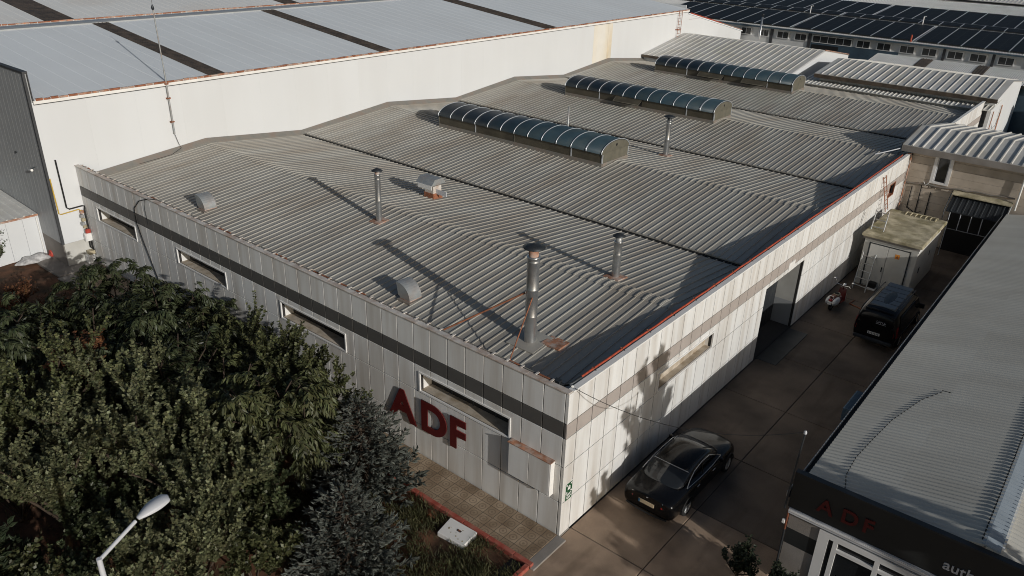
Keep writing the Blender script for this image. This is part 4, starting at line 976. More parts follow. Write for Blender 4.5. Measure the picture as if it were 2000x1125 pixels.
f = MB(); f.box(GX+.12, GX+.22, 3.1, RY1, 0, 2.9, 'beige'); f.box(GX+.1, 15, RY1-.3, RY1-.02, 0, 2.95, 'beige'); f.build('side_wall', rb)
FY = 2.78
f = MB(); f.box(GX-.04, 15.3, FY, FY+.14, 2.66, 3.84, 'fascia'); f.prism([(GX-.04, 3.84), (15.3, 3.84), (15.3, 3.855), (RXX+.6, 3.90), (RXX-.6, 3.90), (GX+.8, 3.855), (GX-.04, 3.85)], 1, FY-.015, FY+.17, 'darkmetal'); f.build('fascia', rb)
f = MB(); f.box(GX+.02, 15.3, FY-.06, FY+.14, 2.50, 2.655, 'lampgrey'); f.box(GX+.02, 15.3, FY-.08, FY-.06, 2.58, 2.62, 'frame'); f.box(GX+.02, 15.3, FY+.0, FY+.1, 2.44, 2.50, 'black'); f.build('cornice', rb)
f = MB(); f.box(GX+.06, 6.52, FY, FY+.14, 1.98, 2.44, 'concrete'); f.box(GX+.06, 6.52, FY-.003, FY+.14, 1.45, 1.975, 'fascia'); f.box(GX+.06, 6.52, FY, FY+.14, 0, 1.445, 'concrete'); f.build('front_wall', rb)
f = MB(); f.tube([(GX+.02, FY-.03, 2.64), (GX+.02, FY-.03, 1.9)], .03, 'tan', 6); f.tube([(GX+.02, FY-.03, 1.9), (GX+.02, FY-.03, .1)], .03, 'darkmetal', 6); f.bbox(GX-.09, GX-.01, FY-.08, FY, 2.1, 2.22, 'white', .01); f.build('corner_pipe', rb)
wf = MB(); t0 = .17
wf.box(6.53, 6.80, FY-.05, FY+.1, 0, 2.43, 'frame'); wf.box(6.80, 15, FY-.05, FY+.1, 2.26, 2.43, 'frame')
for x in (6.93, 8.0, 9.1, 10.2, 11.3): wf.box(x, x+.12, FY-.045, FY+.1, 0, 2.26, 'frame')
wf.box(6.93, 15, FY-.044, FY+.1, 1.93, 2.03, 'frame')
w0 = wf.build('window', rb); q = MB()
q.box(6.80, 15, FY+.03, FY+.06, .1, 2.255, 'glass'); q.build('pane', w0)
for (ch, x) in (('A', 6.32), ('D', 6.93), ('F', 7.48)):
    text_mesh('letter', ch, .60, .03, 'redletter', front_matrix(x, FY-.03, 2.98), rb, bold=.012)
text_mesh('lettering', 'auth', .40, .02, 'lampgrey', front_matrix(9.42, FY-.02, 2.98), rb, bold=.004)
f = MB(); pts = [(7.55, 10.6), (7.1, 9.7), (6.7, 8.0), (6.55, 6.6), (6.45, 5.4), (6.5, 4.4), (6.75, 3.5), (6.9, 2.95)]
f.tube([(x, y, zrb(x)+.028) for x, y in pts], .012, 'black', 5); f.tube([(7.5, 10.62, zrb(7.5)+.03), (7.75, 10.55, zrb(7.75)+.04)], .02, 'black', 5); tag(f.build('roof_cable'), 'thin black cable lying on the corrugated showroom roof', 'cable')
f = MB(); f.box(GX-.42, GX-.19, 8.2, 9.6, 2.5, 2.95, 'bluewall'); tag(f.build('wall_unit'), 'small blue grey unit hung under the showroom gutter', 'wall unit')
# pole and overhead wire
t = thing('service_pole', 'thin pole rising from the left end of the showroom fascia', 'pole', (GX-.02, 2.8, 0))
f = MB(); f.tube([(GX-.10, 2.72, 2.6), (GX-.06, 2.74, 4.2), (GX-.03, 2.76, 5.1)], .028, 'darkmetal', 8); f.build('pole', t)
f = MB(); f.lathe([(.045, 0), (.045, .05), (.02, .1)], (GX-.03, 2.76, 5.1), 'lampgrey', 8); f.build('insulator', t)
A, B = Vector((.0, .22, 5.28)), Vector((GX-.03, 2.76, 5.15))
f = MB(); f.tube([A.lerp(B, s)+Vector((0, 0, -1.15*4*s*(1-s)*.55)) for s in [k/24 for k in range(25)]], .009, 'black', 5); tag(f.build('overhead_wire'), 'thin black wire sagging across the yard above the sedan', 'wire')

# ================================================================== VEHICLES
def loft(stations, key, sub=2, capkeys=True):
    """stations: list of (y, [(w, z) ... from sill outwards to centre top]) mirrored; returns MB grid"""
    f = MB(); rows_ = []
    for (y, pr) in stations:
        ring = [(-w_, y, z) for (w_, z) in pr] + [(w_, y, z) for (w_, z) in reversed(pr)]
        rows_.append(ring)
    N = len(rows_[0]); vs = [v for r in rows_ for v in r]; fs = []
    for j in range(len(rows_)-1):
        for i in range(N-1): fs.append((j*N+i, j*N+i+1, (j+1)*N+i+1, (j+1)*N+i))
        fs.append((j*N+N-1, j*N, (j+1)*N, (j+1)*N+N-1))
    fs.append(tuple(range(N))); fs.append(tuple(range((len(rows_)-1)*N, len(rows_)*N)))
    f.add(vs, fs, key, True); return f
def subsurf(o, lv=2):
    m = o.modifiers.new('smooth', 'SUBSURF'); m.levels = lv; m.render_levels = lv; return o
def wheel(parent, x, y, r, wdt, side):
    f = MB()
    prof = [(r*.66, -wdt/2), (r*.93, -wdt/2), (r, -wdt/2+.03), (r, wdt/2-.03), (r*.93, wdt/2), (r*.66, wdt/2), (r*.62, wdt/2-.02), (r*.62, -wdt/2)]
    n = 28; vs = []; fs = []
    for (rr, o_) in prof: vs += [(x+o_*side, y+rr*math.cos(2*math.pi*k/n), r+rr*math.sin(2*math.pi*k/n)) for k in range(n)]
    for i in range(len(prof)-1): fs += [(i*n+k, i*n+(k+1) % n, (i+1)*n+(k+1) % n, (i+1)*n+k) for k in range(n)]
    f.add(vs, fs, 'tyre', True); w_ = f.build('wheel', parent, local=True)
    f = MB()
    for k in range(10):
        a = 2*math.pi*k/10; d = .06
        c0 = (x+side*(wdt/2-.03)); 
        f.tube([(c0, y+.04*math.cos(a), r+.04*math.sin(a)), (c0, y+r*.6*math.cos(a), r+r*.6*math.sin(a))], [.022, .026], 'galv', 5)
    vs = []; ring = [(r*.66, wdt/2-.002), (r*.60, wdt/2-.012), (r*.58, wdt/2-.05)]
    for (rr, o_) in ring: vs += [(x+o_*side, y+rr*math.cos(2*math.pi*k/n), r+rr*math.sin(2*math.pi*k/n)) for k in range(n)]
    fs = []
    for i in range(2): fs += [(i*n+k, i*n+(k+1) % n, (i+1)*n+(k+1) % n, (i+1)*n+k) for k in range(n)]
    f.add(vs, fs, 'galv', True)
    f.prism([(y+r*.58*math.cos(2*math.pi*k/n), r+r*.58*math.sin(2*math.pi*k/n)) for k in range(n)], 0, x+side*(wdt/2-.10), x+side*(wdt/2-.08), 'black')
    f.build('rim', w_, local=True)

def sedan():
    t = thing('parked_sedan', 'black four door sedan parked tight against the sunlit wall, rear to the camera', 'car', (1.57, 4.78, .03))
    # y: rear -2.42 ... front 2.42
    S = [(-2.40, [(.66, .34), (.74, .44), (.76, .60), (.74, .80), (.66, .90), (0, .92)]),
         (-2.32, [(.74, .25), (.86, .38), (.88, .62), (.86, .84), (.74, .97), (0, 1.00)]),
         (-2.10, [(.78, .20), (.90, .36), (.92, .62), (.90, .86), (.78, 1.00), (0, 1.03)]),
         (-1.50, [(.80, .18), (.91, .34), (.93, .62), (.91, .88), (.80, 1.01), (0, 1.05)]),
         (-.80, [(.80, .18), (.91, .34), (.925, .62), (.90, .88), (.80, .98), (0, 1.02)]),
         (.40, [(.80, .18), (.91, .34), (.925, .60), (.90, .86), (.80, .96), (0, 1.00)]),
         (1.00, [(.80, .18), (.91, .34), (.93, .60), (.90, .84), (.78, .95), (0, .99)]),
         (1.60, [(.78, .18), (.90, .34), (.925, .58), (.88, .80), (.72, .90), (0, .94)]),
         (2.10, [(.74, .18), (.86, .34), (.88, .54), (.82, .72), (.64, .80), (0, .84)]),
         (2.34, [(.60, .22), (.72, .34), (.74, .50), (.68, .64), (.50, .71), (0, .74)]),
         (2.42, [(.50, .28), (.58, .36), (.60, .50), (.54, .58), (.42, .63), (0, .66)])]
    subsurf(loft(S, 'carpaint').build('body', t, local=True))
    # greenhouse (dark glass) with painted roof over it
    def cab(key, dz=0.0, dw=0.0, rng_=None):
        C = [(-1.72, [(.70, .93), (.66, 1.01), (.5, 1.03), (0, 1.05)]),
             (-1.30, [(.78, .93), (.70, 1.16), (.54, 1.22), (0, 1.25)]),
             (-.75, [(.80, .92), (.66, 1.30), (.52, 1.395), (0, 1.43)]),
             (-.20, [(.81, .92), (.655, 1.33), (.52, 1.43), (0, 1.465)]),
             (.35, [(.81, .91), (.655, 1.31), (.52, 1.41), (0, 1.445)]),
             (.80, [(.80, .90), (.67, 1.16), (.54, 1.24), (0, 1.275)]),
             (1.30, [(.76, .88), (.70, .96), (.56, .985), (0, 1.01)])]
        return [(y, [(w_+dw, z+dz) for (w_, z) in pr]) for (y, pr) in C]
    subsurf(loft(cab('glass'), 'glass').build('window', t, local=True))
    C = [(-1.02, [(.64, 1.255), (.53, 1.322), (.30, 1.346), (0, 1.352)]), (-.75, [(.655, 1.315), (.53, 1.412), (.30, 1.436), (0, 1.445)]),
         (-.20, [(.655, 1.345), (.53, 1.445), (.3, 1.472), (0, 1.48)]), (.30, [(.655, 1.33), (.53, 1.43), (.3, 1.453), (0, 1.462)]), (.52, [(.66, 1.27), (.53, 1.352), (.3, 1.38), (0, 1.388)])]
    subsurf(loft(C, 'carpaint').build('roof', t, local=True))
    for s in (-1, 1):
        f = MB(); f.tube([(s*.80, -1.35, .99), (s*.755, -1.12, 1.14), (s*.70, -.75, 1.28), (s*.672, -.2, 1.325), (s*.678, .3, 1.30), (s*.735, .72, 1.12), (s*.805, 1.02, .955)], .013, 'chrome', 6)
        f.tube([(s*.80, -1.35, .99), (s*.832, -.5, .955), (s*.832, .4, .945), (s*.805, 1.02, .955)], .011, 'chrome', 6); f.build('chrome_trim', t, local=True)
        f = MB(); f.bbox(s*.93-.09, s*.93+.09, .72, .82, .93, 1.06, 'carpaint', .03); f.build('mirror', t, local=True)
        f = MB(); f.tube([(s*.80, -.25, .965), (s*.672, -.22, 1.325)], .02, 'carpaint', 6); f.build('door_pillar', t, local=True)
        f = MB(); f.hexa([(s*.50, -2.40, .70), (s*.80, -2.32, .70), (s*.88, -2.05, .72), (s*.60, -2.2, .72), (s*.50, -2.365, .86), (s*.76, -2.28, .88), (s*.86, -2.0, .88), (s*.60, -2.2, .88)], 'redlamp')
        f.hexa([(s*.52, -2.385, .865), (s*.75, -2.3, .885), (s*.85, -2.0, .885), (s*.62, -2.2, .885), (s*.52, -2.37, .895), (s*.75, -2.28, .91), (s*.84, -2.0, .91), (s*.62, -2.2, .9)], 'chrome'); f.build('tail_light', t, local=True)
        f = MB(); f.hexa([(s*.48, 2.36, .52), (s*.72, 2.24, .52), (s*.82, 2.0, .55), (s*.5, 2.1, .55), (s*.46, 2.33, .66), (s*.70, 2.2, .68), (s*.80, 1.98, .70), (s*.5, 2.1, .68)], 'chrome'); f.build('headlight', t, local=True)
        for (a, b) in ((-.85, -.68), (.22, .40)):
            f = MB(); f.tube([(s*.925, a, .84), (s*.925, b, .84)], .014, 'chrome', 6); f.build('door_handle', t, local=True)
        for yw in (-1.33, 1.55): 
            wheel(t, s*.80, yw, .325, .235, s)
            f = MB(); n = 20; f.tube([(s*.905, yw+.385*math.cos(math.pi*k/n), .33+.37*math.sin(math.pi*k/n)) for k in range(n+1)], .026, 'black', 5); f.build('wheel_arch', t, local=True)
    f = MB(); f.box(-.27, .27, -2.435, -2.405, .62, .74, 'amber'); f.box(-.27, -.22, -2.438, -2.434, .62, .74, 'blue'); f.build('licence_plate', t, local=True)
    f = MB(); f.lathe([(.001, .0), (.035, .005), (.035, .02), (.001, .022)], (0, -2.37, .86), 'chrome', 12); f.build('badge', t, local=True)
    f = MB(); f.tube([(-.72, -2.36, .33), (-.3, -2.42, .32), (.3, -2.42, .32), (.72, -2.36, .33)], .03, 'black', 6); f.build('bumper_trim', t, local=True)
    f = MB(); f.tube([(-.62, -1.0, 1.345), (0, -1.04, 1.372), (.62, -1.0, 1.345)], .008, 'lampgrey', 5); f.build('roof_seam', t, local=True)
    return t
sedan()

def van():
    t = thing('parked_van', 'black passenger van with dark blue ribbed roof parked deep in the shaded yard', 'van', (3.47, 21.15, .03))
    S = [(-2.42, [(.70, .36), (.84, .45), (.86, .75), (.84, 1.05), (.78, 1.28), (.5, 1.34), (0, 1.36)]),
         (-2.34, [(.74, .26), (.88, .42), (.90, .75), (.88, 1.08), (.80, 1.62), (.62, 1.76), (0, 1.80)]),
         (-2.05, [(.78, .22), (.91, .40), (.93, .75), (.91, 1.08), (.80, 1.75), (.66, 1.87), (0, 1.91)]),
         (-1.0, [(.80, .20), (.92, .38), (.94, .75), (.92, 1.08), (.81, 1.77), (.67, 1.89), (0, 1.93)]),
         (.3, [(.80, .20), (.92, .38), (.94, .75), (.92, 1.08), (.81, 1.76), (.67, 1.88), (0, 1.92)]),
         (.95, [(.80, .20), (.92, .38), (.94, .75), (.92, 1.06), (.79, 1.68), (.64, 1.80), (0, 1.84)]),
         (1.55, [(.80, .20), (.92, .38), (.93, .73), (.90, 1.00), (.80, 1.20), (.64, 1.26), (0, 1.30)]),
         (2.10, [(.76, .20), (.88, .36), (.90, .66), (.84, .86), (.70, .96), (.5, .99), (0, 1.02)]),
         (2.42, [(.60, .28), (.70, .38), (.72, .58), (.66, .70), (.52, .76), (.4, .78), (0, .80)])]
    subsurf(loft(S, 'carpaint').build('body', t, local=True))
    f = MB()
    rib = []
    for k in range(6):
        y0 = -1.98+k*.50
        f.hexa([(-.56, y0, 1.84), (.56, y0, 1.84), (.56, y0+.47, 1.84), (-.56, y0+.47, 1.84), (-.52, y0+.02, 1.912), (.52, y0+.02, 1.912), (.52, y0+.45, 1.912), (-.52, y0+.45, 1.912)], 'carpaintblue')
    f.build('roof_panel', t, local=True)
    f = MB(); f.hexa([(-.78, -2.40, 1.14), (.78, -2.40, 1.14), (.76, -2.34, 1.14), (-.76, -2.34, 1.14), (-.68, -2.345, 1.66), (.68, -2.345, 1.66), (.66, -2.25, 1.66), (-.66, -2.25, 1.66)], 'glass'); w_ = f.build('rear_window', t, local=True)
    f = MB(); f.box(-.02, .40, -2.412, -2.406, 1.23, 1.245, 'lampgrey')
    rr = random.Random(4)
    for k in range(5): f.box(.0+k*.082, .0+k*.082+.016, -2.408, -2.402, 1.28, 1.38, 'lampgrey'); f.box(.0+k*.082+.03, .0+k*.082+.06, -2.408, -2.402, 1.28+.03*(k % 3), 1.295+.03*(k % 3), 'lampgrey')
    f.build('window_lettering', w_, local=True)
    f = MB(); f.box(-.26, .26, -2.45, -2.425, .68, .79, 'white'); 
    for k in range(7): f.box(-.22+k*.065, -.185+k*.065, -2.453, -2.4505, .70, .77, 'greytrim')
    f.build('licence_plate', t, local=True)
    f = MB(); f.bbox(-.82, .82, -2.50, -2.36, .36, .50, 'darkmetal', .03); f.build('bumper', t, local=True)
    for s in (-1, 1):
        f = MB(); f.hexa([(s*.80, -2.40, .75), (s*.90, -2.32, .75), (s*.93, -2.1, .75), (s*.84, -2.2, .75), (s*.76, -2.38, 1.25), (s*.87, -2.3, 1.25), (s*.88, -2.15, 1.25), (s*.8, -2.2, 1.25)], 'redlamp'); f.build('tail_light', t, local=True)
        f = MB(); f.hexa([(s*.91, -2.0, 1.12), (s*.925, -2.0, 1.12), (s*.925, .25, 1.12), (s*.91, .25, 1.12), (s*.825, -1.9, 1.66), (s*.84, -1.9, 1.66), (s*.84, .25, 1.66), (s*.825, .25, 1.66)], 'glass'); f.build('side_window', t, local=True)
        f = MB(); f.hexa([(s*.90, .32, 1.10), (s*.922, .32, 1.10), (s*.915, 1.35, 1.08), (s*.89, 1.35, 1.08), (s*.82, .32, 1.66), (s*.838, .32, 1.66), (s*.82, .95, 1.60), (s*.80, .95, 1.60)], 'glass'); f.build('side_window', t, local=True)
        f = MB(); f.bbox(s*1.02-.11, s*1.02+.11, 1.12, 1.24, 1.02, 1.22, 'black', .03); f.build('mirror', t, local=True)
        f = MB(); f.tube([(s*.68, -1.9, 1.93), (s*.68, -1.8, 1.98), (s*.68, .7, 1.97), (s*.68, .8, 1.90)], .022, 'greytrim', 6); f.build('roof_rail', t, local=True)
        f = MB(); f.tube([(s*.945, -1.7, .72), (s*.95, 1.4, .72)], .018, 'greytrim', 6); f.build('side_trim', t, local=True)
        for yw in (-1.5, 1.55): wheel(t, s*.82, yw, .325, .22, s)
    f = MB(); f.hexa([(-.72, 1.50, 1.30), (.72, 1.50, 1.30), (.70, 1.4, 1.30), (-.70, 1.4, 1.30), (-.62, 1.02, 1.76), (.62, 1.02, 1.76), (.60, .95, 1.76), (-.60, .95, 1.76)], 'glass'); f.build('windscreen', t, local=True)
    f = MB(); f.tube([(-.6, -2.30, 1.83), (0, -2.34, 1.86), (.6, -2.30, 1.83)], .03, 'carpaint', 6); f.tube([(-.3, .86, 1.87), (.55, .86, 1.86)], .012, 'lampgrey', 5); f.build('spoiler', t, local=True)
van()

def scooter():
    t = thing('motor_scooter', 'white and maroon classic scooter with chrome mirrors parked by the factory wall', 'scooter', (.85, 21.75, .03), R(-6))
    def ell(f, c, r, key, n=14):
        vs = []; fs = []
        for i in range(n+1):
            a = math.pi*i/n-math.pi/2
            vs += [(c[0]+r[0]*math.cos(a)*math.cos(2*math.pi*k/n), c[1]+r[1]*math.cos(a)*math.sin(2*math.pi*k/n), c[2]+r[2]*math.sin(a)) for k in range(n)]
        for i in range(n): fs += [(i*n+k, i*n+(k+1) % n, (i+1)*n+(k+1) % n, (i+1)*n+k) for k in range(n)]
        f.add(vs, fs, key, True)
    f = MB(); f.tube([(0, -.62, .52), (0, -.45, .58), (0, -.1, .55), (0, .05, .40), (0, .12, .28), (0, .42, .27), (0, .52, .4)], [.10, .17, .17, .15, .12, .12, .08], 'maroon', 12); f.build('body', t, local=True)
    for s in (-1, 1):
        f = MB(); ell(f, (s*.17, -.42, .50), (.12, .38, .20), 'white'); f.build('side_panel', t, local=True)
    f = MB(); f.hexa([(-.24, .46, .28), (.24, .46, .28), (.24, .52, .28), (-.24, .52, .28), (-.16, .62, .86), (.16, .62, .86), (.14, .68, .86), (-.14, .68, .86)], 'maroon'); f.build('leg_shield', t, local=True)
    f = MB(); f.box(-.2, .2, .05, .5, .22, .27, 'maroon'); f.build('floor_board', t, local=True)
    f = MB(); f.bbox(-.13, .13, -.22, .12, .70, .80, 'cream', .05); f.bbox(-.13, .13, -.58, -.24, .70, .79, 'tan', .05); f.build('seat', t, local=True)
    f = MB(); f.bbox(-.10, .10, -.20, -.05, .80, .86, 'black', .03); f.build('seat_pad', t, local=True)
    f = MB(); f.tube([(0, .70, .30), (0, .58, .96)], .03, 'maroon', 8); f.build('steering_column', t, local=True)
    f = MB(); f.tube([(-.40, .42, 1.02), (-.30, .50, 1.04), (-.16, .56, 1.0), (0, .58, .97), (.16, .56, 1.0), (.30, .50, 1.04), (.40, .42, 1.02)], .018, 'chrome', 8); f.build('handlebar', t, local=True)
    f = MB(); ell(f, (0, .68, 1.0), (.09, .11, .09), 'chrome'); f.build('headlight', t, local=True)
    for s in (-1, 1):
        f = MB(); f.tube([(s*.30, .50, 1.04), (s*.42, .50, 1.24)], .009, 'chrome', 6); ell(f, (s*.45, .49, 1.27), (.085, .03, .055), 'chrome', 10); f.build('mirror', t, local=True)
    f = MB(); f.tube([(-.1, -.72, .68), (-.1, -.62, .80), (.1, -.62, .80), (.1, -.72, .68)], .014, 'chrome', 6); ell(f, (0, -.70, .60), (.10, .06, .07), 'redlamp', 10); f.bbox(-.1, .1, -.80, -.72, .40, .55, 'white', .01); f.build('tail_rack', t, local=True)
    for (yw, nm) in ((-.50, 0), (.76, 1)):
        f = MB(); n = 24; vs = []; fs = []; r = .22
        prof = [(.12, -.045), (.20, -.05), (.22, 0), (.20, .05), (.12, .045)]
        for (rr, o_) in prof: vs += [(o_, yw+rr*math.cos(2*math.pi*k/n), r+rr*math.sin(2*math.pi*k/n)) for k in range(n)]
        for i in range(4): fs += [(i*n+k, i*n+(k+1) % n, (i+1)*n+(k+1) % n, (i+1)*n+k) for k in range(n)]
        f.add(vs, fs, 'tyre', True); f.prism([(yw+.13*math.cos(2*math.pi*k/n), r+.13*math.sin(2*math.pi*k/n)) for k in range(n)], 0, -.04, .04, 'galv2'); f.build('wheel', t, local=True)
    f = MB(); n = 14; f.tube([(0, .76+.27*math.cos(math.pi*k/n-.3), .24+.26*math.sin(math.pi*k/n-.3)) for k in range(n+1)], .07, 'white', 8); f.build('mudguard', t, local=True)
    f = MB(); f.tube([(.05, -.05, .22), (.18, .0, .03)], .014, 'chrome', 6); f.build('stand', t, local=True)
scooter()
f = MB(); f.tube([(1.3, 22.6, .06), (2.2, 22.3, .06)], .035, 'rust', 6); f.tube([(1.3, 22.6, .06), (1.35, 23.2, .06)], .025, 'rust', 6); f.tube([(2.2, 22.3, .06), (2.25, 22.9, .06)], .025, 'rust', 6); tag(f.build('scrap_metal'), 'rusty metal frame lying on the yard between scooter and van', 'metal frame')

# ================================================================== STREET LAMP, MANHOLE
t = thing('street_lamp', 'pale grey street lamp with flat oval head above the garden trees', 'street lamp', (-2.62, -11.5, 0))
f = MB(); f.tube([(-2.62, -11.5, 0), (-2.62, -11.5, 3), (-2.62, -11.5, 6.0)], [.085, .07, .05], 'lampgrey', 14); f.build('pole', t)
f = MB(); f.tube([(-2.62, -11.5, 5.96), (-2.93, -10.62, 6.12)], .04, 'lampgrey', 10); f.build('arm', t)
f = MB(); n = 12; ax = Vector((-2.95, -10.56, 6.13)); d = Vector((-.12, .70, .06)); sd_ = Vector((.985, .17, 0)); upv = Vector((0, -.08, 1))
vs = []; fs = []
for i in range(n+1):
    s = i/n; wv = .05+.135*math.sin(min(1, s*1.25)*math.pi*.62)*(1 if s < .8 else math.sqrt(max(0, 1-((s-.8)/.2)**2))*1.0)
    if s >= .999: wv = .02
    hv = .035+.05*math.sin(s*math.pi)
    c = ax+d*s
    ring = [c-sd_*wv, c-sd_*wv*.75+upv*hv*.8, c+upv*hv, c+sd_*wv*.75+upv*hv*.8, c+sd_*wv, c+sd_*wv*.7-upv*hv*.5, c-sd_*wv*.7-upv*hv*.5]
    vs += ring
for i in range(n): fs += [(i*7+k, i*7+(k+1) % 7, (i+1)*7+(k+1) % 7, (i+1)*7+k) for k in range(7)]
fs += [tuple(range(7)), tuple(range(n*7, n*7+7))]
f.add(vs, fs, 'lampgrey', True); f.build('lamp_head', t)
mh = thing('manhole_slab', 'pale concrete inspection cover with a lifting slot in the garden bed', 'manhole cover', (-2.35, -1.98, 0))
f = MB(); f.hexa([(-2.78, -2.45, .02), (-1.80, -2.36, .02), (-1.86, -1.66, .02), (-2.92, -1.72, .02), (-2.78, -2.45, .20), (-1.80, -2.36, .20), (-1.86, -1.66, .20), (-2.92, -1.72, .20)], 'white'); f.build('slab', mh, bevel=.015)
f = MB(); f.box(-2.40, -2.24, -2.02, -1.94, .19, .204, 'black'); f.box(-2.36, -2.28, -1.995, -1.96, .2, .222, 'rust')
rng = random.Random(9)
for k in range(9):
    x = rng.uniform(-2.65, -1.95); y = rng.uniform(-2.3, -1.78); r = rng.uniform(.012, .035)
    f.prism([(x+r*math.cos(a*.9)*rng.uniform(.7, 1.2), y+r*math.sin(a*.9)) for a in range(7)], 2, .19, .2045, 'moss')
f.build('lifting_slot', mh)
blob('orange_stone', 'flat orange stone lying in the grass near the inspection cover', 'stone', (-3.55, -1.95, .10), (.20, .16, .12), 'dry', 14)

# ================================================================== VEGETATION
def leaf_mesh(name, pos, dirs, nrm, length, width, key, parent, droop=0.0):
    """one kite-shaped, slightly folded leaf per row (numpy arrays)"""
    n = len(pos)
    side = np.cross(dirs, nrm); side /= np.linalg.norm(side, axis=1)[:, None]+1e-9
    up_ = np.cross(side, dirs)
    Lh = length[:, None]; Wd = width[:, None]
    base = pos; mid = pos+dirs*Lh*.45+up_*Lh*.06
    tip = pos+dirs*Lh-up_*Lh*droop
    vs = np.stack([base, mid-side*Wd, tip, mid+side*Wd], 1).reshape(-1, 3)
    me = bpy.data.meshes.new(name)
    me.vertices.add(4*n); me.vertices.foreach_set('co', vs.astype(np.float32).ravel())
    me.loops.add(4*n); me.loops.foreach_set('vertex_index', np.arange(4*n, dtype=np.int32))
    me.polygons.add(n); me.polygons.foreach_set('loop_start', np.arange(0, 4*n, 4, dtype=np.int32)); me.polygons.foreach_set('loop_total', np.full(n, 4, dtype=np.int32))
    me.materials.append(K[key]); me.update(calc_edges=True); me.validate()
    o = bpy.data.objects.new(name, me); col.objects.link(o)
    if parent is not None: o.parent = parent
    return o

def tree(name, label, x, y, h, r, seed, leaf='leaf1', style='arch', dens=1.0, base=.25, group='garden trees', lsize=.13, lwid=.026, squash=.5):
    rng = np.random.default_rng(seed)
    t = thing(name, label, 'tree', (x, y, 0), group=group)
    f = MB(); P = []; Dr = []
    th = h*base
    lean = rng.normal(0, .12, 2)
    f.tube([(0, 0, -.1), (lean[0]*.5, lean[1]*.5, th*.6), (lean[0], lean[1], th)], [.11*h/4.5+.03, .085*h/4.5+.02, .075*h/4.5+.02], 'bark', 8)
    nl = int(rng.integers(9, 12))
    twigs = []
    for i in range(nl):
        az = 2*math.pi*(i+rng.uniform(-.3, .3))/nl*1.0+(i % 2)*.4
        el = rng.uniform(.25, 1.25)
        rad = r*math.cos(el)**.7*rng.uniform(.75, 1.1); top = th+(h-th)*(.35+.65*math.sin(el))*rng.uniform(.85, 1.05)
        p0 = np.array([lean[0], lean[1], th*rng.uniform(.75, 1)]); p2 = np.array([rad*math.cos(az), rad*math.sin(az), top])
        pm = (p0+p2)/2+np.array([0, 0, .25*(top-th)])+rng.normal(0, .1, 3)
        pts = [(1-s)**2*p0+2*s*(1-s)*pm+s*s*p2 for s in np.linspace(0, 1, 7)]
        f.tube([tuple(p) for p in pts], [.05*h/4.5*(1-.75*s)+.008 for s in np.linspace(0, 1, 7)], 'bark', 5)
        # secondary branches
        for k in range(int(rng.integers(6, 9))):
            s = rng.uniform(.3, 1.0); j = min(5, int(s*6)); q = pts[j]+(pts[j+1]-pts[j])*(s*6-j)
            d = (pts[j+1]-pts[j]); d /= np.linalg.norm(d)+1e-9
            rd = rng.normal(0, 1, 3); rd -= d*rd.dot(d); rd /= np.linalg.norm(rd)+1e-9
            if style == 'shoot': dd = d*.5+rd*.7+np.array([0, 0, .75])
            else: dd = d*.7+rd*.9+np.array([0, 0, .15])
            dd /= np.linalg.norm(dd)
            Ls = (r*rng.uniform(.40, .70) if style == 'arch' else rng.uniform(.6, 1.15)*min(1, r/1.8))
            bend = np.array([0, 0, -.62 if style == 'arch' else .22])*Ls
            b = [q+dd*Ls*u+bend*u*u for u in np.linspace(0, 1, 6)]
            f.tube([tuple(p) for p in b], [.013, .011, .009, .007, .005, .003], 'bark', 3, caps=False)
            twigs.append((b, 1.0))
            for m in range(int(rng.integers(2, 4))):
                u = rng.uniform(.1, .8); jj = min(4, int(u*5)); qq = b[jj]+(b[jj+1]-b[jj])*(u*5-jj)
                d2 = (b[jj+1]-b[jj]); d2 /= np.linalg.norm(d2)+1e-9
                r2 = rng.normal(0, 1, 3); r2 -= d2*r2.dot(d2); r2 /= np.linalg.norm(r2)+1e-9
                d3 = d2*.7+r2*.7+np.array([0, 0, .6 if style == 'shoot' else .15]); d3 /= np.linalg.norm(d3)
                L3 = Ls*rng.uniform(.5, .9); bd = np.array([0, 0, -.6 if style == 'arch' else .15])*L3
                twigs.append(([qq+d3*L3*v+bd*v*v for v in np.linspace(0, 1, 5)], .95))
    f.build('trunk', t, local=True)
    pos = []; dr = []; nm = []
    for (b, wgt) in twigs:
        b = np.array(b); Ltw = np.linalg.norm(b[-1]-b[0]); n = max(8, int(Ltw/(.016 if style == 'arch' else .0125)*dens*wgt))
        u = rng.uniform(.05, 1.0, n)*(len(b)-1); j = np.minimum(len(b)-2, u.astype(int)); fr = (u-j)[:, None]
        q = b[j]+(b[j+1]-b[j])*fr; d = b[j+1]-b[j]; d /= np.linalg.norm(d, axis=1)[:, None]+1e-9
        rd = rng.normal(0, 1, (n, 3)); rd -= d*(rd*d).sum(1)[:, None]; rd /= np.linalg.norm(rd, axis=1)[:, None]+1e-9
        if style == 'arch':
            sd_v = np.cross(d, np.array([0, 0, 1.0])); sd_v /= np.linalg.norm(sd_v, axis=1)[:, None]+1e-9
            ld = d*.65+sd_v*np.where(rng.random(n) < .5, -1, 1)[:, None]*rng.uniform(.25, .85, n)[:, None]+rd*.25+np.array([0, 0, -.5])
            q = q+rd*.03
        else: ld = d*.5+rd*.95+np.array([0, 0, .1])
        ld /= np.linalg.norm(ld, axis=1)[:, None]
        nn = np.array([0, 0, 1.0])+rng.normal(0, .45, (n, 3))
        pos.append(q); dr.append(ld); nm.append(nn)
    pos = np.concatenate(pos); dr = np.concatenate(dr); nm = np.concatenate(nm)
    k = pos[:, 2] > .25; pos, dr, nm = pos[k], dr[k], nm[k]
    n = len(pos)
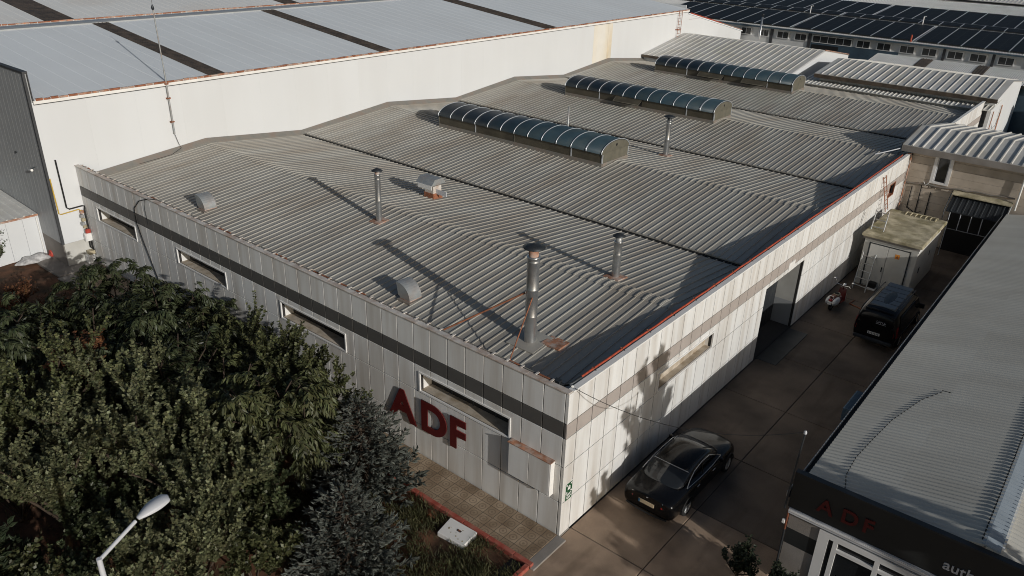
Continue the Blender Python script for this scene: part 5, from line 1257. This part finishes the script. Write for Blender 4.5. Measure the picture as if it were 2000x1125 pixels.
    leaf_mesh('crown', pos, dr, nm, lsize*rng.uniform(.7, 1.25, n), lwid*rng.uniform(.8, 1.25, n), leaf, t, droop=.12 if style == 'arch' else .02)
    return n

def spruce(name, label, x, y, h, r, seed, key='needle', group='garden conifers', dens=1.0, tl=.26):
    rng = np.random.default_rng(seed)
    t = thing(name, label, 'tree', (x, y, 0), group=group)
    f = MB(); f.tube([(0, 0, -.1), (0, 0, h*.5), (0, 0, h*.97)], [.11, .07, .012], 'bark', 8)
    pos = []; dr = []; ln = []
    nw = int(h/.17)
    for i in range(nw):
        z = .12+(h-.2)*i/nw; s = z/h
        R_ = r*(1-s)**.72*(1 if s > .12 else .85+s)
        nb = max(4, int((9+5*(1-s))*dens))
        for k in range(nb):
            az = 2*math.pi*(k+rng.uniform(-.4, .4))/nb+i*.7
            Lb = R_*rng.uniform(.78, 1.12); up_ = .10+.45*s
            pts = [np.array([Lb*u*math.cos(az), Lb*u*math.sin(az), z+Lb*(up_*u*u-.16*u*(1-u)*2)]) for u in np.linspace(0, 1, 6)]
            f.tube([tuple(p) for p in pts], [.02, .017, .014, .011, .008, .005], 'bark', 3, caps=False)
            nt_ = max(4, int(Lb/.05))
            for m in range(nt_):
                u = rng.uniform(.22, 1.0)**.8; j = min(4, int(u*5)); q = pts[j]+(pts[j+1]-pts[j])*(u*5-j)
                d = np.array([math.cos(az+rng.normal(0, .8)), math.sin(az+rng.normal(0, .8)), .35+rng.normal(0, .3)]); d /= np.linalg.norm(d)
                pos.append(q); dr.append(d); ln.append(tl*rng.uniform(.55, 1.15)*(.65+.35*(1-s)))
    for m in range(6):
        a = rng.uniform(0, 6.28); pos.append(np.array([0, 0, h*.9])); dr.append(np.array([.2*math.cos(a), .2*math.sin(a), 1.0])); ln.append(.35)
    f.build('trunk', t, local=True)
    pos = np.array(pos); dr = np.array(dr); ln = np.array(ln); dr /= np.linalg.norm(dr, axis=1)[:, None]
    A = []; B = []; C = []; D_ = []
    ref = rng.normal(0, 1, dr.shape); ref -= dr*(ref*dr).sum(1)[:, None]; ref /= np.linalg.norm(ref, axis=1)[:, None]
    oth = np.cross(dr, ref)
    for k in range(3):
        a = math.pi*k/3; A.append(pos); B.append(dr); C.append(math.cos(a)*ref+math.sin(a)*oth); D_.append(ln)
    A = np.concatenate(A); B = np.concatenate(B); C = np.concatenate(C); D_ = np.concatenate(D_)
    leaf_mesh('crown', A, B, C, D_, D_*.16, key, t)
    return len(A)

GT = 'broadleaf trees in the garden'
tr = [
 ('low arching tree at the far left of the garden near the sacks', -22.2, -7.4, 2.6, 1.6, 11, 'leaf2', 'arch', .7),
 ('arching tree below the first window from the left of the garden wall', -20.5, -3.3, 3.4, 2.2, 12, 'leaf2', 'arch', 1.0),
 ('arching tree between the first and second windows of the garden wall', -17.6, -2.9, 3.5, 2.2, 23, 'leaf2', 'arch', 1.0),
 ('tree under the second window from the left, close to the wall', -14.7, -2.4, 3.3, 2.0, 13, 'leaf1', 'arch', 1.0),
 ('round leaved tree whose branch reaches towards the third window', -12.2, -2.2, 2.9, 1.9, 14, 'leaf1', 'shoot', 1.0),
 ('slender upright shoots left of the ADF letters', -9.7, -2.3, 3.9, 1.4, 15, 'leaf1', 'shoot', 1.0),
 ('small upright tree between the slender shoots and the nearest spruce', -8.3, -2.2, 3.1, 1.2, 28, 'leaf1', 'shoot', 1.0),
 ('leafy tree tucked behind the nearest spruce', -7.7, -3.4, 3.9, 1.5, 29, 'leaf1', 'arch', 1.0),
 ('broad arching tree in the middle of the left picture edge', -19.2, -8.0, 3.8, 2.6, 16, 'leaf2', 'arch', 1.0),
 ('dense drooping tree in the left half of the garden', -16.6, -5.9, 4.0, 2.6, 17, 'leaf2', 'arch', 1.0),
 ('dark drooping tree in the centre of the garden', -13.2, -4.9, 3.9, 2.3, 24, 'leaf2', 'arch', 1.0),
 ('drooping tree behind the slender shoots', -10.5, -4.6, 4.1, 2.1, 25, 'leaf1', 'arch', 1.0),
 ('pale upright tree above the street lamp head', -10.9, -7.4, 4.6, 2.5, 18, 'leaf3', 'shoot', 1.0),
 ('upright tree left of the pale tree by the lamp', -13.9, -8.4, 4.0, 2.3, 26, 'leaf1', 'shoot', 1.0),
 ('glossy drooping tree beside the blue spruces', -8.1, -4.5, 4.3, 2.0, 19, 'leaf1', 'arch', 1.0),
 ('pale tree right of the street lamp head', -7.2, -7.4, 4.3, 2.2, 20, 'leaf3', 'shoot', 1.0),
 ('small pale tree at the bottom edge between lamp and spruce', -5.5, -8.7, 3.5, 1.7, 27, 'leaf3', 'shoot', 1.0),
 ('loose pale tree left of the street lamp pole', -10.2, -10.0, 4.0, 2.1, 21, 'leaf3', 'shoot', .85),
 ('leafy shrub tree at the lower left among dry grass', -15.6, -10.8, 3.2, 1.8, 22, 'leaf1', 'shoot', .8),
]
for (lab, x, y, h, r, sd2, lf, stl, dn) in tr:
    if stl == 'arch': tree('peach_tree', lab, x, y, h, r, sd2, lf, stl, dn, group=GT, lsize=.24, lwid=.033)
    else: tree('fruit_tree', lab, x, y, h, r, sd2, lf, stl, dn, group=GT, lsize=.10, lwid=.038)
for i, (x, y, h, r) in enumerate([(-8.6, -9.1, 2.5, 1.6), (-12.6, -10.4, 2.5, 1.7), (-6.9, -10.2, 2.3, 1.4), (-9.6, -6.0, 2.6, 1.6), (-6.6, -6.2, 2.4, 1.4), (-5.0, -7.2, 2.2, 1.2), (-17.4, -10.2, 2.4, 1.7), (-12.6, -7.0, 2.6, 1.7), (-16, -3.6, 2.4, 1.6), (-7.6, -12.0, 2.3, 1.3)]):
    tree('understory_shrub', 'low leafy shrub in the shade under the garden trees', x, y, h, r, 80+i, 'leaf1' if i % 2 else 'leaf2', 'shoot', .8, base=.08, group='low shrubs under the garden trees', lsize=.11, lwid=.042)
for i, (x, y) in enumerate([(-24.6, -4.2), (-25.8, -5.6), (-23.4, -5.0), (-27.0, -4.6)]):
    tree('withered_bush', 'low withered brown weeds on the bare soil at the far left of the garden', x, y, .9, .8, 97+i, 'dry', 'shoot', .35, base=.1, group='withered weeds on the bare soil', lsize=.10, lwid=.03)
tree('withered_shrub', 'withered shrub with orange brown leaves among the arching trees', -15.0, -6.9, 3.7, 1.1, 95, 'dry', 'shoot', .5, base=.3, group='withered shrubs', lsize=.12, lwid=.045)
spruce('blue_spruce', 'large round blue grey spruce directly below the ADF letters', -6.0, -2.55, 3.7, 2.05, 41)
spruce('blue_spruce', 'blue grey spruce at the bottom edge left of the inspection cover', -3.55, -5.2, 3.3, 1.9, 42)
spruce('pine_tree', 'dark green pine in the bottom left corner', -8.9, -12.9, 4.6, 2.4, 43, key='pine', tl=.34, dens=.9)
tree('young_tree', 'small leafy branches in front of the white shed', -30.6, -4.9, 2.2, 1.3, 51, 'leaf2', 'shoot', .15, group='sparse saplings', lsize=.14, lwid=.04)
tree('young_shrub', 'shrub in shade-toned leaf colour at the left corner of the showroom front', 4.95, 1.9, 1.15, .5, 52, 'pine', 'shoot', .7, group='shrubs by the showroom', lsize=.08, lwid=.028)  # dark needle colour on both shrubs stands in for the shade on them
tree('young_shrub', 'low plant in shade-toned leaf colour under the showroom window', 6.1, 2.0, 1.1, .4, 53, 'pine', 'shoot', .7, group='shrubs by the showroom', lsize=.08, lwid=.028)
# street trees just outside the frame whose shade falls on the yard
tree('street_tree', 'tall narrow street tree right of the showroom front', 17.5, 1.35, 10.2, 1.55, 61, 'leaf1', 'shoot', 1.0, base=.45, group='street trees', lsize=.2, lwid=.07)
tree('street_tree', 'broad street tree by the road in front of the showroom', 15.2, -1.1, 5.3, 1.05, 62, 'leaf1', 'shoot', 1.0, base=.4, group='street trees', lsize=.2, lwid=.07)

# grass and dry plants in the bed
def blades(name, n, regions, hmin, hmax, key, seed, wd=.012):
    rng = np.random.default_rng(seed); P = []
    for (x0, x1, y0, y1, share) in regions:
        m = int(n*share); P.append(np.stack([rng.uniform(x0, x1, m), rng.uniform(y0, y1, m), np.full(m, .04)], 1))
    P = np.concatenate(P)
    cl = np.sin(P[:, 0]*2.3+1.2*np.sin(P[:, 1]*1.7))*np.cos(P[:, 1]*2.9+P[:, 0]*.7); k = cl+rng.normal(0, .45, len(P)) > -.15; P = P[k]; m = len(P)
    # keep the slab clear
    k = ~((P[:, 0] > -2.95) & (P[:, 0] < -1.78) & (P[:, 1] > -2.44) & (P[:, 1] < -1.66)); P = P[k]; m = len(P)
    d = np.stack([rng.normal(0, .5, m), rng.normal(0, .5, m), np.ones(m)], 1); d /= np.linalg.norm(d, axis=1)[:, None]
    nn = rng.normal(0, 1, (m, 3)); nn -= d*(nn*d).sum(1)[:, None]
    o = leaf_mesh(name, P, d, nn, rng.uniform(hmin, hmax, m), np.full(m, wd), key, None, droop=.25); o['kind'] = 'stuff'
    return tag(o, {'grass': 'short green grass growing in the garden bed', 'dry_plants': 'dry orange weeds scattered over the garden soil'}[name], 'grass' if name == 'grass' else 'weeds')
blades('grass', 52000, [(-8, -.6, -6.5, -1.7, .6), (-28, -8, -9, -1.7, .25), (-1.0, .1, -4.5, -1.8, .05), (-14, -6, -14, -6, .1)], .10, .32, 'grass', 71)
blades('dry_plants', 9000, [(-28, -18, -6, -1.7, .35), (-16, -8, -14, -8, .4), (-5.2, -3.3, -3.6, -1.8, .08), (-13, -7, -6, -2, .17)], .05, .16, 'dry', 72, .012)
